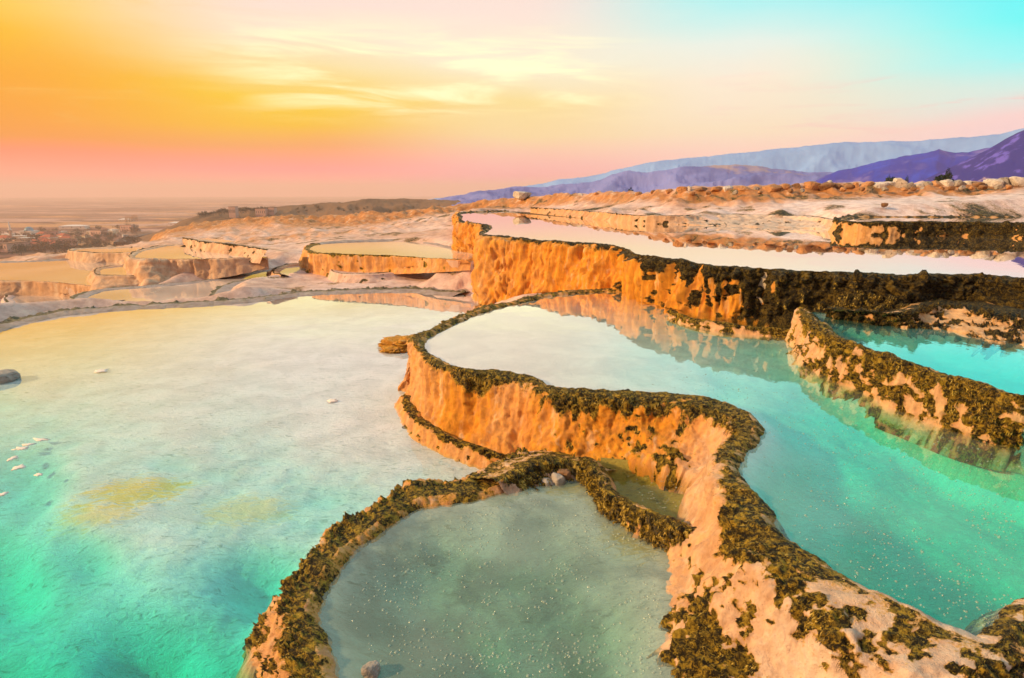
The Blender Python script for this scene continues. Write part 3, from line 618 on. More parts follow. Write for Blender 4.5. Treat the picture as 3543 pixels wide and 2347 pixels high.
pool('pool_water', R9 [2:]+ [(4200, 752), (3500, 750)], 1.82, M['w3'], 'thin water sheet on the dark mossy block', off=-.12, thick=.1)
pool('pool_water', R10[1:] + [(1640, 880), (1588, 870), (1500, 848), (1426, 838), (1304, 838), (1152, 843)], .73, M['wf'], 'cream pool in the round orange basin', off=-.03, thick=.4)
pool('pool_water', R12 + [(1010, 948), (1050, 935)], .10, M['wf'], 'little crescent of water in the small hollow basin', off=-.03, thick=.3, bank=-.04)
pool('pool_water', R13 + [(700, 868), (790, 880), (930, 890)], .55, M['wf'], 'golden pool in the large pinkish basin', off=-.03, thick=.4)
pool('pool_water', R14 + [(520, 930)], .12, M['wf'], 'golden pool in the little fluted basin', off=-.03, thick=.3)
pool('pool_water', R15 + [(500, 860)], .2, M['wf'], 'golden pool in the far left basin', off=-.03, thick=.3)
pool('pool_water', R16 + R16C + [(320, 905), (460, 915), (440, 930), (330, 960)], -.15, M['wf'], 'orange lit pool at the left edge', off=-.03, thick=.4)
pool('pool_water', [(p[0], p[1]) for p in R17] + [(100, 1075), (260, 1045)], -.55, M['wf'], 'pale lilac pool in the lower left basin', off=-.03, thick=.3)
pool('pool_water', R18 + [(960, 950), (950, 962), (880, 972), (811, 985), (760, 1002), (735, 1030), (600, 1042), (507, 1048)], -.05, M['wf'], 'long golden pool behind the grey rim', off=-.03, thick=.35)
pool('pool_water', [(650, 832), (700, 826), (780, 830), (800, 838), (720, 838)], .62, M['wf'], 'small golden puddle on the pinkish step', off=-.03, thick=.2, bank=-.04)

def floor_mat(name, base, dark, ochre, streak=1.0, ochre_spots=(), mott=.8):
    m, nt, b = new_mat(name)
    p = world_pos(nt)
    n1 = nt.noise(p, 2.0, 5, .6, .6); n2 = nt.noise(nt.scale(p, (1, 2.6, 1), rot=(0, 0, -.25)), 9, 5, .62, 1.0); n3 = nt.noise(nt.scale(p, (1, 2.0, 1), rot=(0, 0, .3)), 30, 4, .6, 1.5)
    c = nt.mix(nt.mapr(n1, .35, .65), base, tuple(k * mott for k in base))
    f = nt.math('MULTIPLY', nt.math('MAXIMUM', nt.mapr(n2, .55, .70), nt.math('MULTIPLY', nt.mapr(n3, .58, .72), .8)), .75 * streak)
    c = nt.mix(f, c, dark)
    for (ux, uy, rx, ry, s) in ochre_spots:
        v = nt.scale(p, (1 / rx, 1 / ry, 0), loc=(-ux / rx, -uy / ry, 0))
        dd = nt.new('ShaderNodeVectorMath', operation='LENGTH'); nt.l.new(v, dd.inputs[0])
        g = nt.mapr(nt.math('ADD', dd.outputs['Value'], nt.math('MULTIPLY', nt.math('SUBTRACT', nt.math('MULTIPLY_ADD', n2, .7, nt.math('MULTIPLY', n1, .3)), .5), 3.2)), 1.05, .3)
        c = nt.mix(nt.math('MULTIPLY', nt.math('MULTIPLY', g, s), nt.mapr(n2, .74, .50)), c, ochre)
    nt.put(b.inputs['Base Color'], c); b.inputs['Roughness'].default_value = .8
    bp = nt.new('ShaderNodeBump'); bp.inputs['Strength'].default_value = .7; bp.inputs['Distance'].default_value = .04
    nt.put(bp.inputs['Height'], nt.math('ADD', n2, nt.math('MULTIPLY', n3, .4))); nt.l.new(bp.outputs[0], b.inputs['Normal'])
    return m
def idw(X, Y, pts):
    num = 0; den = 0
    for x, y, v in pts:
        w = 1 / ((X - x) ** 2 + (Y - y) ** 2 + .002) ** 1.6; num = num + w * v; den = den + w
    return num / den
def pool_floor(label, pts, z, depths, mat, dmin=1.2, dmax=17, k=.006, shore=.5, rough=.02):
    P = np.array([U(u, v, z)[:2] for u, v in pts]); P = offset_poly(P, .02)
    az0, az1 = R(-75), R(75)
    nd = int(math.log(dmax / dmin) / k); na = int((az1 - az0) / k)
    az = np.linspace(az0, az1, na); dd = np.exp(np.linspace(math.log(dmin), math.log(dmax), nd))
    X = dd[:, None] * np.sin(az)[None]; Y = dd[:, None] * np.cos(az)[None]
    ins = in_poly(X, Y, P)
    sd = poly_dist(X, Y, P)
    hh = CAM_H - z; sx = lambda x, y: (x / np.maximum(y, .3) * .8, hh / np.hypot(np.maximum(y, .05), .6))
    dp = np.exp(idw(*sx(X, Y), [(*sx(*U(u, v, z)[:2]), math.log(d)) for u, v, d in depths]))
    Q = np.stack([X, Y, X * 0], -1)
    rg = rough * np.clip(dp / .06, 0, 1)
    Zf = z - .004 - dp * sstep(0, shore, sd) + rg * fbm(Q * 3, 3) * sstep(0, shore, sd) + rg * .35 * billow(Q * 9, 2) * sstep(0, .3, sd)
    Zf = np.minimum(Zf, z - .004)
    keep = ins
    q = grid_faces(nd, na).reshape(-1, 4); kf = keep.ravel()[q].all(1); q = q[kf]
    used = np.unique(q); mp = np.full(nd * na, -1); mp[used] = np.arange(len(used))
    V = np.stack([X, Y, Zf], -1).reshape(-1, 3)[used]
    o = mesh_np('pool_floor', V, mp[q][:, ::-1], mat=mat); tag(o, label, kind='structure'); return o
def at(u, v, z): return U(u, v, z)[:2]
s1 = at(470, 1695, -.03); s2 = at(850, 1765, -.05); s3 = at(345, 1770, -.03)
M['f1'] = floor_mat('floor_pale', (.90, .82, .88), (.10, .16, .13), (.92, .56, .14), .7, [(*s1, .55, .35, 1.0), (*s2, .45, .3, .55), (*s3, .4, .25, .7)])  # ochre spots on this floor: reflection of a yellow cloud painted into the colour
M['f2'] = floor_mat('floor_mint', (.86, .82, .76), (.25, .32, .26), (.5, .4, .1), .35)
M['f4'] = floor_mat('floor_grey', (.44, .49, .41), (.08, .10, .05), (.34, .27, .03), .8, [(*at(2000, 1690, .1), .5, .45, 1.0), (*at(2200, 1870, .1), .3, .45, .9)], .42)
M['f3'] = floor_mat('floor_silt', (.42, .40, .30), (.2, .2, .12), (.5, .4, .1), .4)
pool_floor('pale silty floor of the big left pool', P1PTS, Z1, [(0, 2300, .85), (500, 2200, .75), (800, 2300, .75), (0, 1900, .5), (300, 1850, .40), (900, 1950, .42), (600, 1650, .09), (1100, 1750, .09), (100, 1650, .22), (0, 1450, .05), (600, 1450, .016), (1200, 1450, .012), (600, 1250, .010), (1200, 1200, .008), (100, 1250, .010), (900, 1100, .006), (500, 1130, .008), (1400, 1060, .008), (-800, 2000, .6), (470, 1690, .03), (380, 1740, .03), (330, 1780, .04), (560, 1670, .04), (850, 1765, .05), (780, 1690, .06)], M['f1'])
pool_floor('pale floor of the mint green pool', P2PTS, Z2, [(1700, 1150, .006), (2000, 1250, .008), (2300, 1280, .02), (2600, 1350, .09), (2400, 1150, .05), (2900, 1550, .40), (3300, 1650, .5), (3100, 1800, .8), (3300, 2000, 1.2), (3000, 1950, .7), (2750, 1700, .4), (2800, 1400, .22)], M['f2'], dmax=14)
pool_floor('floor of the cyan pool', P2BPTS, Z2B, [(3100, 1180, .25), (3500, 1300, .3), (3300, 1250, .3)], M['f2'], dmin=2.5, dmax=12)
pool_floor('floor of the grey green foreground pool', P4PTS, Z4, [(1500, 2250, .45), (2000, 2250, .45), (1750, 2330, .5), (1800, 1950, .2), (2100, 1800, .10), (1400, 1950, .22), (1900, 1720, .08)], M['f4'], dmin=1.0, dmax=7, shore=.7)
M['f5'] = floor_mat('floor_olive', (.42, .34, .06), (.03, .03, .006), (.3, .2, .03), .8)
pool_floor('floor of the tiny olive pool', P5PTS, Z5, [(2250, 1700, .15)], M['f5'], dmin=3, dmax=8, shore=.2)
pool_floor('silt floor of the upper mirror pool', P3PTS, Z3, [(2300, 850, .3)], M['f3'], dmin=6, dmax=45, k=.012)

# ------------------------------------------------------------------ travertine slope round the pools
def rbf(pts, vals, q):
    pts = np.asarray(pts); n = len(pts)
    r = np.linalg.norm(pts[:, None] - pts[None], axis=2)
    A = np.zeros((n + 3, n + 3)); A[:n, :n] = r + np.eye(n) * .003; A[:n, n] = 1; A[:n, n + 1:] = pts; A[n, :n] = 1; A[n + 1:, :n] = pts.T
    w = np.linalg.solve(A, np.concatenate([vals, [0, 0, 0]]))
    out = np.zeros(len(q))
    for s in range(0, len(q), 20000):
        qq = q[s:s + 20000]; rr = np.linalg.norm(qq[:, None] - pts[None], axis=2)
        out[s:s + 20000] = rr @ w[:n] + w[n] + qq @ w[n + 1:]
    return out
CP_Z = [(1735, 1031, .05), (2115, 1003, .5), (1061, 950, .06), (1137, 953, .06), (1279, 985, .06), (1355, 965, .1), (1500, 965, .12), (1600, 985, .12), (1583, 1000, .04), (1203, 992, .03), (1456, 995, .03), (1014, 1003, .0), (990, 990, -.02),
        (1588, 905, .4), (1480, 912, .3), (1048, 875, .3), (1152, 834, .66), (1304, 829, .68), (1421, 830, .78), (1500, 840, .98), (1570, 856, 1.1), (1000, 905, .1), (980, 880, .3), (629, 846, .62), (760, 868, .6), (923, 890, .5), (880, 925, -.1),
        (500, 990, -.2), (300, 1020, -.5), (100, 1090, -.5), (0, 909, -.35), (-300, 1000, -.7), (2900, 1075, 1.0), (3300, 1055, 1.1), (3543, 1080, 1.1), (2560, 1085, .7), (3300, 1020, 1.2), (3543, 1040, 1.2)]
CP_Z += [(u, v - 2, Z3 - .1) for u, v in ((1600, 737), (1684, 733), (1760, 731), (1836, 734), (1938, 744), (2014, 752), (2115, 765), (2200, 772), (2343, 777), (2596, 785), (2815, 790), (2880, 795))]
CP_D = [(1826, 714, 36), (1963, 722, 31), (2115, 732, 27), (2200, 738, 25), (2343, 738, 23), (2444, 731, 23.2), (2698, 729, 22.3), (2875, 731, 21.5), (1963, 709, 38), (2115, 713, 33), (2343, 697, 26.5), (2600, 690, 25.5), (2800, 682, 25.5), (3000, 668, 25.5), (3200, 661, 25), (3543, 657, 24),
        (1700, 715, 43), (1640, 722, 38), (1560, 735, 34), (3000, 722, 19.5), (3200, 715, 20), (3350, 705, 20.5), (3543, 705, 20), (3750, 700, 20),
        (1550, 770, 29), (1540, 805, 25), (1450, 795, 28), (1000, 795, 40), (1152, 796, 37), (1304, 780, 37), (1421, 752, 39), (1480, 735, 42),
        (700, 802, 52), (860, 797, 47), (563, 815, 51), (395, 850, 42), (640, 830, 40), (800, 830, 38), (900, 850, 32), (76, 884, 28), (152, 877, 28), (243, 870, 28), (0, 898, 32), (520, 838, 40)]
RIDGE = [(560, 806, 58), (640, 793, 59), (700, 777, 60), (811, 768, 57), (957, 758, 54), (1050, 749, 52), (1152, 745, 50), (1284, 737, 48), (1406, 731, 47), (1507, 717, 47), (1583, 710, 48), (1659, 699, 48), (1760, 688, 46), (1887, 680, 43), (1963, 675, 40), (2115, 667, 36), (2200, 667, 33), (2343, 653, 28.2), (2600, 650, 27), (2800, 642, 27), (3000, 639, 26.5), (3200, 638, 26), (3543, 630, 25.5), (3800, 625, 25.5)]
gp = [U(*c) for c in CP_Z] + [UD(*c) for c in CP_D] + [UD(*c) for c in RIDGE]
_r = np.array(RIDGE); _q = np.linspace(0, len(_r) - 1, 90)
RIDGE = [tuple(np.interp(k, np.arange(len(_r)), _r[:, c]) for c in range(3)) for k in _q]
gp = [U(*c) for c in CP_Z] + [UD(*c) for c in CP_D] + [UD(*c) for c in RIDGE]
for u, v, d in RIDGE:
    p = UD(u, v, d); gp += [p + np.array([p[0] / p[1] * 4, 4, -1.6]), p + np.array([p[0] / p[1] * 40, 40, -22.])]
    if u >= 2300: gp += [UD(u, v + 38, d - .9)]
    elif u > 1600: gp += [UD(u, v + 26, d - 1.5)]
    elif u > 1100: gp += [UD(u, v + 22, d - 2.0)]
for u, v, d in ((395, 850, 42), (76, 884, 28), (0, 898, 32), (-300, 930, 30)):
    p = UD(u, v, d); gp += [p + np.array([p[0] / p[1] * 5, 5, -3.]), p + np.array([p[0] / p[1] * 50, 50, -25.])]
for x, y, z in ((-40, 10, -3), (-60, 30, -9), (60, 20, 1.8), (45, 8, 1.2), (-20, 10, -.8), (30, 5, .6)): gp.append(np.array([x, y, z], float))
gp = np.array(gp)
def to_q(x, y): return np.stack([np.arctan2(x, y) * 1.6, np.log(np.hypot(x, y))], -1)
def ground_z(x, y): return rbf(to_q(gp[:, 0], gp[:, 1]), gp[:, 2], to_q(np.atleast_1d(x), np.atleast_1d(y)))
def build_ground():
    na, nd = 560, 480
    az = np.linspace(R(-62), R(62), na); dd = np.exp(np.linspace(math.log(7.5), math.log(105), nd))
    X = dd[:, None] * np.sin(az)[None]; Y = dd[:, None] * np.cos(az)[None]
    Z = ground_z(X.ravel(), Y.ravel()).reshape(X.shape)
    D = np.hypot(X, Y); Q = np.stack([X, Y, Z], -1)
    cut = np.zeros(X.shape, bool)
    for P, z, bank_ in POOLS:
        b0, b1 = P.min(0) - 1, P.max(0) + 1
        if b1[1] < 7: continue
        bb = (X > b0[0] - 2) & (X < b1[0] + 2) & (Y > b0[1] - 2) & (Y < b1[1] + 2)
        xs, ys, zs = X[bb], Y[bb], Z[bb]; ins = in_poly(xs, ys, P); pd = poly_dist(xs, ys, P)
        zs = np.where(ins, np.minimum(zs, z - .45), np.minimum(zs, np.where(pd < 3, z - bank_ + .5 * pd, 99)))
        Z[bb] = zs; cut[bb] |= ins
    # nothing of the slope may stick out of the traced near walls
    near = (D < 13.2) & (np.arctan2(X, Y) < R(24)); Z = np.where(near, np.minimum(Z, -.4), Z)
    Z = np.where((D < 11) & ~near, np.minimum(Z, .8), Z)
    a = np.clip(D / 22., .25, 2.2)
    n1 = fbm(Q * .35, 4); n2 = billow(Q * np.array([1.1, 1.1, 1.1]), 3); n3 = fbm(Q * 3.0, 3)
    # rough eroded bank near the crest of the ridge
    rp = np.array([UD(*c) for c in RIDGE]); raz = np.arctan2(rp[:, 0], rp[:, 1]); rd = np.hypot(rp[:, 0], rp[:, 1])
    rr = np.interp(np.arctan2(X, Y), raz, rd); t = D - rr
    bank = np.exp(-((t + 1.2) / 1.6) ** 2)
    leftb = sstep(R(10), R(-6), np.arctan2(X, Y))
    bank_l = np.exp(-((t + 3.0) / 4.5) ** 2) * leftb
    Z = Z + np.where(cut, 0, a * (.05 * n1 + .02 * n2 + .008 * n3) + bank * (.10 * (n2 - .3) + .10 * fbm(Q * 1.7, 3)) + bank_l * (.28 * fbm(Q * np.array([.8, .8, .3]), 4)))
    stain = np.clip(.15 + .16 * leftb + .38 * n1 + .95 * np.maximum(bank, bank_l) , 0, 1.3)
    stain = np.where(np.arctan2(X, Y) > R(24), stain - .35 * (1 - bank), stain)
    AZ_ = np.arctan2(X, Y); rill = billow(np.stack([AZ_ * 55 + .5 * n1, np.log(D) * 5, X * 0], -1), 3)
    slope_l = sstep(26, 34, D) * sstep(R(4), R(-8), AZ_)
    Z = Z - np.where(cut, 0, slope_l * .09 * np.maximum(rill, 0)); stain = stain + slope_l * .25 * (rill > .2) * sstep(.1, .6, rill)
    lo = np.exp(-((X - 0) / 7) ** 2 - ((Y - 17) / 6) ** 2)
    moss = np.clip(.55 * sstep(.25, .6, fbm(Q * .9 + 3, 4)) + .35 * bank * sstep(.2, .6, n3), 0, 1) * np.where(D < 45, 1, .6)
    azd = np.degrees(AZ_)
    def blob(a0, d0, ra, rd, amt): return amt * np.exp(-((azd - a0) / ra) ** 2 - ((D - d0) / rd) ** 2)
    bl = blob(38, 24.0, 4.0, 2.2, 1.3) + blob(31, 22.6, 3.5, .8, .8) + blob(20, 24.0, 8, .35, .9) + blob(8, 33, 5, .5, .7) + blob(26, 27.5, 7, .4, .6) + blob(14, 28, 8, .35, .6)
    Z = Z + np.where(cut, 0, blob(37.5, 24.2, 2.0, 1.2, .32) + blob(34.5, 23.6, 1.2, .9, .16)) * (1 + .6 * n3)
    moss = np.clip(moss + bl * (.55 + .9 * n1 + .5 * n3), 0, 1); stain = stain + .3 * bl
    o = mesh_np('travertine_ground', np.stack([X, Y, Z], -1).reshape(-1, 3), grid_faces(nd, na)[:, ::-1], mat=M['white'], attrs={'moss': moss, 'stain': stain})
    tag(o, 'white and rusty travertine slope round the far pools', kind='structure')
build_ground()
#@@LATER@@
# ------------------------------------------------------------------ valley, hills
VZ = -56.0
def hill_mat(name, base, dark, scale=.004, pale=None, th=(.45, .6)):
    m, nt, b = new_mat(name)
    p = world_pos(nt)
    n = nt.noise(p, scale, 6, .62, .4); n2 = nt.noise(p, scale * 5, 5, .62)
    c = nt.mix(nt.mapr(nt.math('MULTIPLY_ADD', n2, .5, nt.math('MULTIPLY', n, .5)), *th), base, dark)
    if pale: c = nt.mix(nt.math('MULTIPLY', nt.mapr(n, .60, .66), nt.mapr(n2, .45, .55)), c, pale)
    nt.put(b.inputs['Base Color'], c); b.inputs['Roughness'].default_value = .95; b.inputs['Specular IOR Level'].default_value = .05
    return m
def valley_mat():
    m, nt, b = new_mat('valley_fields')
    p = world_pos(nt)
    v = nt.new('ShaderNodeTexVoronoi'); nt.put(v.inputs['Vector'], nt.scale(p, (.35, 1, 1), rot=(0, 0, .25))); v.inputs['Scale'].default_value = .011
    sep = nt.new('ShaderNodeSeparateColor'); nt.l.new(v.outputs['Color'], sep.inputs[0])
    c = nt.ramp(sep.outputs[0], [(0, (.26, .13, .10)), (.3, (.44, .26, .20)), (.5, (.56, .36, .30)), (.7, (.32, .19, .14)), (.85, (.60, .32, .16)), (1, (.20, .13, .09))], 'CONSTANT')
    n = nt.noise(p, .012, 6, .65); n2 = nt.noise(p, .15, 4, .6)
    c = nt.mix(nt.math('MULTIPLY', nt.mapr(n, .48, .62), .7), c, (.06, .045, .025))
    c = nt.mix(nt.math('MULTIPLY', nt.mapr(n2, .45, .65), .35), c, (.05, .04, .02))
    # brown scrub on the slope below the terraces
    d = nt.new('ShaderNodeVectorMath', operation='LENGTH'); nt.l.new(p, d.inputs[0])
    c = nt.mix(nt.mapr(d.outputs['Value'], 760, 660), c, nt.mix(nt.mapr(n2, .4, .6), (.055, .035, .015), (.12, .075, .025)))
    nt.put(b.inputs['Base Color'], c); b.inputs['Roughness'].default_value = .95; b.inputs['Specular IOR Level'].default_value = .05
    return m
def build_valley():
    na, nd = 420, 220
    az = np.linspace(R(-80), R(80), na); dd = np.exp(np.linspace(math.log(70), math.log(9000), nd))
    X = dd[:, None] * np.sin(az)[None]; Y = dd[:, None] * np.cos(az)[None]; D = np.hypot(X, Y); Q = np.stack([X, Y, X * 0], -1)
    Z = VZ + 40 * np.exp(-(D - 60) / 120.) - 6 * np.exp(-(D - 60) / 40.) + 2.5 * fbm(Q * .004, 3) * np.clip(D / 600, .2, 1) + .5 * fbm(Q * .03, 3)
    Z = np.where(D > 3000, Z - 0, Z)
    tag(mesh_np('valley_ground', np.stack([X, Y, Z], -1).reshape(-1, 3), grid_faces(nd, na)[:, ::-1], mat=valley_mat()), 'hazy brown valley floor of fields below the terraces', kind='structure')
build_valley()
def skyline(name, label, pts, dist, base, mat, depth=.35, rough=.10, seed=0., nd=70, step=.05, zlow=VZ, gully=1.0):
    """a hill whose crest runs at distance dist under the traced skyline (photo pixels)"""
    pw = []
    for u, v in pts:
        r = ray(u, v); h = math.hypot(r[0], r[1]); pw.append((math.atan2(r[0], r[1]), CAM_H + r[2] / h * dist))
    pw = np.array(pw); az = np.arange(pw[0, 0], pw[-1, 0], R(step)); top = np.interp(az, pw[:, 0], pw[:, 1])
    t = np.linspace(-1, .6, nd)
    dd = dist * (1 + t * depth)
    D = np.broadcast_to(dd[:, None], (nd, len(az))); A = np.broadcast_to(az[None], D.shape)
    X, Y = D * np.sin(A), D * np.cos(A); Q = np.stack([X, Y, X * 0 + seed], -1)
    prof = np.where(t < 0, (1 + t) ** 1.15, 1 - t * .8)[:, None]
    H = top[None] - zlow
    fr = 6.0 / dist
    Z = zlow + H * prof + rough * gully * np.minimum(H, dist * .06) * (billow(Q * fr * 2.0, 4) - .5) * np.clip(prof * (1.06 - prof) * 3.0, 0, 1)
    Z += rough * .05 * np.minimum(H, dist * .06) * fbm(Q * fr * 14, 3)
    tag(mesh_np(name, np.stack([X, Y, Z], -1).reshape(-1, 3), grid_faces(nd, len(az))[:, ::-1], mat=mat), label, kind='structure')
    return lambda a, dd_: None
k = 1.4968
def D2(l): return [(u * k, v * k) for u, v in l]
skyline('hill', 'low brown hill across the valley with a road cut', D2([(300, 575), (340, 556), (380, 534), (420, 512), (470, 496), (540, 484), (620, 480), (700, 477), (760, 470), (850, 463), (920, 461), (1000, 464), (1080, 466), (1180, 470), (1300, 475)]), 780, 0, hill_mat('hill_brown', (.20, .12, .07), (.10, .07, .04), .006, (.38, .20, .10)), depth=.3, rough=.22, seed=3)
skyline('mountains', 'pale blue mountain range on the far skyline', D2([(900, 470), (1100, 452), (1250, 425), (1400, 400), (1500, 378), (1580, 367), (1660, 360), (1750, 352), (1800, 346), (1850, 341), (1950, 332), (2040, 328), (2120, 324), (2200, 321), (2260, 318), (2310, 314), (2345, 304), (2420, 290), (2500, 280)]), 900, 0, hill_mat('mountain_far', (.22, .44, .88), (.17, .37, .80), .004), depth=.3, rough=.18, seed=10)  # blue of distance haze painted into base colours, here and on the hills below
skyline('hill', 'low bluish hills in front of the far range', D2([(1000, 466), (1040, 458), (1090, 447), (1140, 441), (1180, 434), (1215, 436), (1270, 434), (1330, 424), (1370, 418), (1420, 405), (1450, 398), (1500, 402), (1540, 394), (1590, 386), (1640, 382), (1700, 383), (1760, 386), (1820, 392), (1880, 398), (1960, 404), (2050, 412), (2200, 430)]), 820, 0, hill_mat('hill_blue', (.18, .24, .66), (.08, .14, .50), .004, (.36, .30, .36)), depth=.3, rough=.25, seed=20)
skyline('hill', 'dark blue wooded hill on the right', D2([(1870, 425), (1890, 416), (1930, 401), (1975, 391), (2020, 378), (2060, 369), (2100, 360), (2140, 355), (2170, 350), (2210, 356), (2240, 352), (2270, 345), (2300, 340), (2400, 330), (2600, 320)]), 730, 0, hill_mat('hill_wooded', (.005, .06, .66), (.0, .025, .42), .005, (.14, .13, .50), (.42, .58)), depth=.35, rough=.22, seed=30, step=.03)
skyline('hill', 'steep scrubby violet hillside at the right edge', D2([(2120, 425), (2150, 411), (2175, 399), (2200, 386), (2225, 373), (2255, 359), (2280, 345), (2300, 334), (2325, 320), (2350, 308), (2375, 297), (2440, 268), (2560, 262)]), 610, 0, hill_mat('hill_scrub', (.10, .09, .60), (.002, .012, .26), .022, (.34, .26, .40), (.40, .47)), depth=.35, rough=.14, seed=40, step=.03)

# ------------------------------------------------------------------ boulders along the crest of the ridge
def rock_mesh(seed, sx, sy, sz, cuts=9, sub=4, rough=.06, name='boulder', mat=None, box=.62):
    bm = __import__('bmesh').new(); __import__('bmesh').ops.create_icosphere(bm, subdivisions=sub, radius=1.0)
    V = np.array([v.co[:] for v in bm.verts]); T = np.array([[v.index for v in f.verts] for f in bm.faces]); bm.free()
    V = np.sign(V) * np.abs(V) ** box; V /= np.abs(V).max()
    g = np.random.default_rng(seed)
    for _ in range(cuts):
        n = g.normal(size=3); n /= np.linalg.norm(n); c = g.uniform(.62, 1.05); d = V @ n - c
        V = V - np.outer(np.maximum(d, 0) * .97, n)
    V = V * (1 + rough * fbm(V * 2.2 + seed * 3.1, 4))[:, None] + .5 * rough * V * (billow(V * 5 + seed, 2) - .4)[:, None]
    V = V * np.array([sx, sy, sz]); V[:, 2] -= V[:, 2].min() + .12 * sz
    return mesh_np(name, V, None, T, mat, None, {'moss': np.clip(.3 * fbm(V * 3 / sz + seed, 2), 0, 1), 'stain': np.full(len(V), .3)}, smooth=False)
def stone_mat(name, c, bump=.6):
    m, nt, b = new_mat(name); p = world_pos(nt)
    n = nt.noise(p, 3.0, 6, .65); n2 = nt.noise(p, 14, 5, .6)
    nt.put(b.inputs['Base Color'], nt.mix(nt.mapr(n2, .52, .72), nt.mix(nt.mapr(n, .35, .65), tuple(q * .7 for q in c), c), tuple(q * .3 for q in c)))
    b.inputs['Roughness'].default_value = .85
    bp = nt.new('ShaderNodeBump'); bp.inputs['Strength'].default_value = bump; bp.inputs['Distance'].default_value = .06
    nt.put(bp.inputs['Height'], nt.math('ADD', n, n2)); nt.l.new(bp.outputs[0], b.inputs['Normal']); return m
M['stone_rust'] = stone_mat('stone_rust', (.55, .28, .12)); M['stone_pale'] = stone_mat('stone_pale', (.72, .66, .60)); M['stone_brown'] = stone_mat('stone_brown', (.32, .17, .08)); M['stone_grey'] = stone_mat('stone_grey', (.42, .38, .34))
_rr = np.array(RIDGE)
def boulder(u, w, h, mat, label, group='boulders along the crest of the ridge', v=None, dd=0.3, cuts=10, seed=None, flat=1.0):
    """w, h in photo pixels"""
    d = np.interp(u, _rr[:, 0], _rr[:, 1] * 0 + _rr[:, 2]) - dd
    v = np.interp(u, _rr[:, 0], _rr[:, 1]) + 9 if v is None else v
    p = UD(u, v, d); s = math.hypot(p[0], p[1]) / F
    sd = int(u) if seed is None else seed
    o = rock_mesh(sd, w * s * .47, w * s * .42, h * s * .52, cuts, 3, mat=M[mat])
    o.location = (p[0], p[1], p[2] - .06 - .12 * h * s); o.rotation_euler = (((sd * 7) % 11 - 5) * .03, ((sd * 3) % 13 - 6) * .03, (sd * 1.7) % 6.28 if w < h * 1.5 else ((sd % 7) - 3) * .09)
    return tag(o, label, 'boulder', group)
BL = [(2364, 44, 22, 'stone_rust', 'rusty boulder on the ridge crest at the left start of the stone row'),
      (2380, 22, 26, 'stone_pale', 'small pale chip of rock beside the rusty start of the stone row'),
      (2428, 48, 20, 'stone_brown', 'flat brown boulder low in the stone row near its left start'),
      (2480, 40, 20, 'stone_rust', 'squat rusty boulder left of the long rectangular block'),
      (2518, 36, 22, 'stone_pale', 'whitish wedge shaped boulder left of the long rectangular block'),
      (2578, 52, 20, 'stone_rust', 'wide low rusty boulder with a flat top beside the long rectangular block'),
      (2614, 24, 18, 'stone_grey', 'little grey stone touching the left end of the long rectangular block'),
      (2666, 62, 24, 'stone_rust', 'long rectangular rusty block, widest stone of the row'),
      (2712, 36, 24, 'stone_rust', 'square rusty block next to the right end of the long rectangular block'),
      (2752, 38, 22, 'stone_brown', 'dark brown broken block left of the tilted slab'),
      (2806, 50, 32, 'stone_rust', 'tilted slab leaning left, tallest of the rusty blocks'),
      (2852, 56, 24, 'stone_brown', 'long brown slab right of the tilted slab'),
      (2866, 26, 30, 'stone_pale', 'small pale stone perched behind the long brown slab'),
      (2898, 30, 20, 'stone_brown', 'dark round stone in the middle of the stone row'),
      (2934, 34, 22, 'stone_brown', 'dark lumpy stone right of the dark round stone'),
      (2962, 22, 24, 'stone_rust', 'narrow upright rusty stone in the middle of the stone row'),
      (3000, 40, 24, 'stone_rust', 'ochre boulder left of the big whitish boulders'),
      (3042, 48, 26, 'stone_pale', 'big whitish boulder left of the peaked white boulder'),
      (3082, 34, 22, 'stone_pale', 'low whitish boulder just left of the peaked white boulder'),
      (3110, 40, 36, 'stone_pale', 'peaked white boulder standing highest in the stone row'),
      (3146, 34, 20, 'stone_grey', 'grey flat stone right of the peaked white boulder'),
      (3178, 30, 18, 'stone_pale', 'pale flat stone left of the dark cypress'),
      (3212, 36, 22, 'stone_grey', 'mottled grey boulder below the dark cypress'),
      (3238, 40, 26, 'stone_rust', 'orange spotted boulder below the dark cypress'),
      (3274, 36, 26, 'stone_pale', 'clean pale boulder right below the dark cypress'),
      (3310, 42, 24, 'stone_grey', 'grey cracked boulder right of the dark cypress'),
      (3346, 32, 20, 'stone_pale', 'small cream stone right of the grey cracked boulder'),
      (3378, 44, 20, 'stone_brown', 'low brown boulder near the right end of the stone row'),
      (3430, 50, 24, 'stone_pale', 'broad pale boulder near the right end of the stone row'),
      (3472, 30, 28, 'stone_grey', 'upright grey stone near the right end of the stone row'),
      (3514, 56, 26, 'stone_pale', 'largest pale boulder at the right end of the stone row'),
      (3545, 40, 20, 'stone_grey', 'grey boulder cut by the right edge of the picture'),
      (2136, 30, 20, 'stone_rust', 'rounded orange boulder on the crest above the back bank'),
      (2010, 26, 18, 'stone_pale', 'pale rounded boulder alone on the crest above the back bank'),
      (1978, 18, 14, 'stone_brown', 'small brown boulder beside the pale rounded boulder'),
      (2070, 34, 18, 'stone_rust', 'low orange boulder between the pale and the rounded orange one'),
      (2210, 30, 16, 'stone_rust', 'flattened orange boulder where the ridge turns stony'),
      (2270, 40, 16, 'stone_brown', 'dark flat boulder where the ridge turns stony'),
      (2315, 28, 18, 'stone_rust', 'small orange boulder just left of the stone row'),
      (1906, 22, 14, 'stone_rust', 'small orange boulder right of the white slab'),
      (1528, 14, 12, 'stone_pale', 'tiny white boulder on the orange bank left of the white slab'),
      (1508, 16, 9, 'stone_brown', 'dark flat stone beside the tiny white boulder')]
for b_ in BL: boulder(*b_)
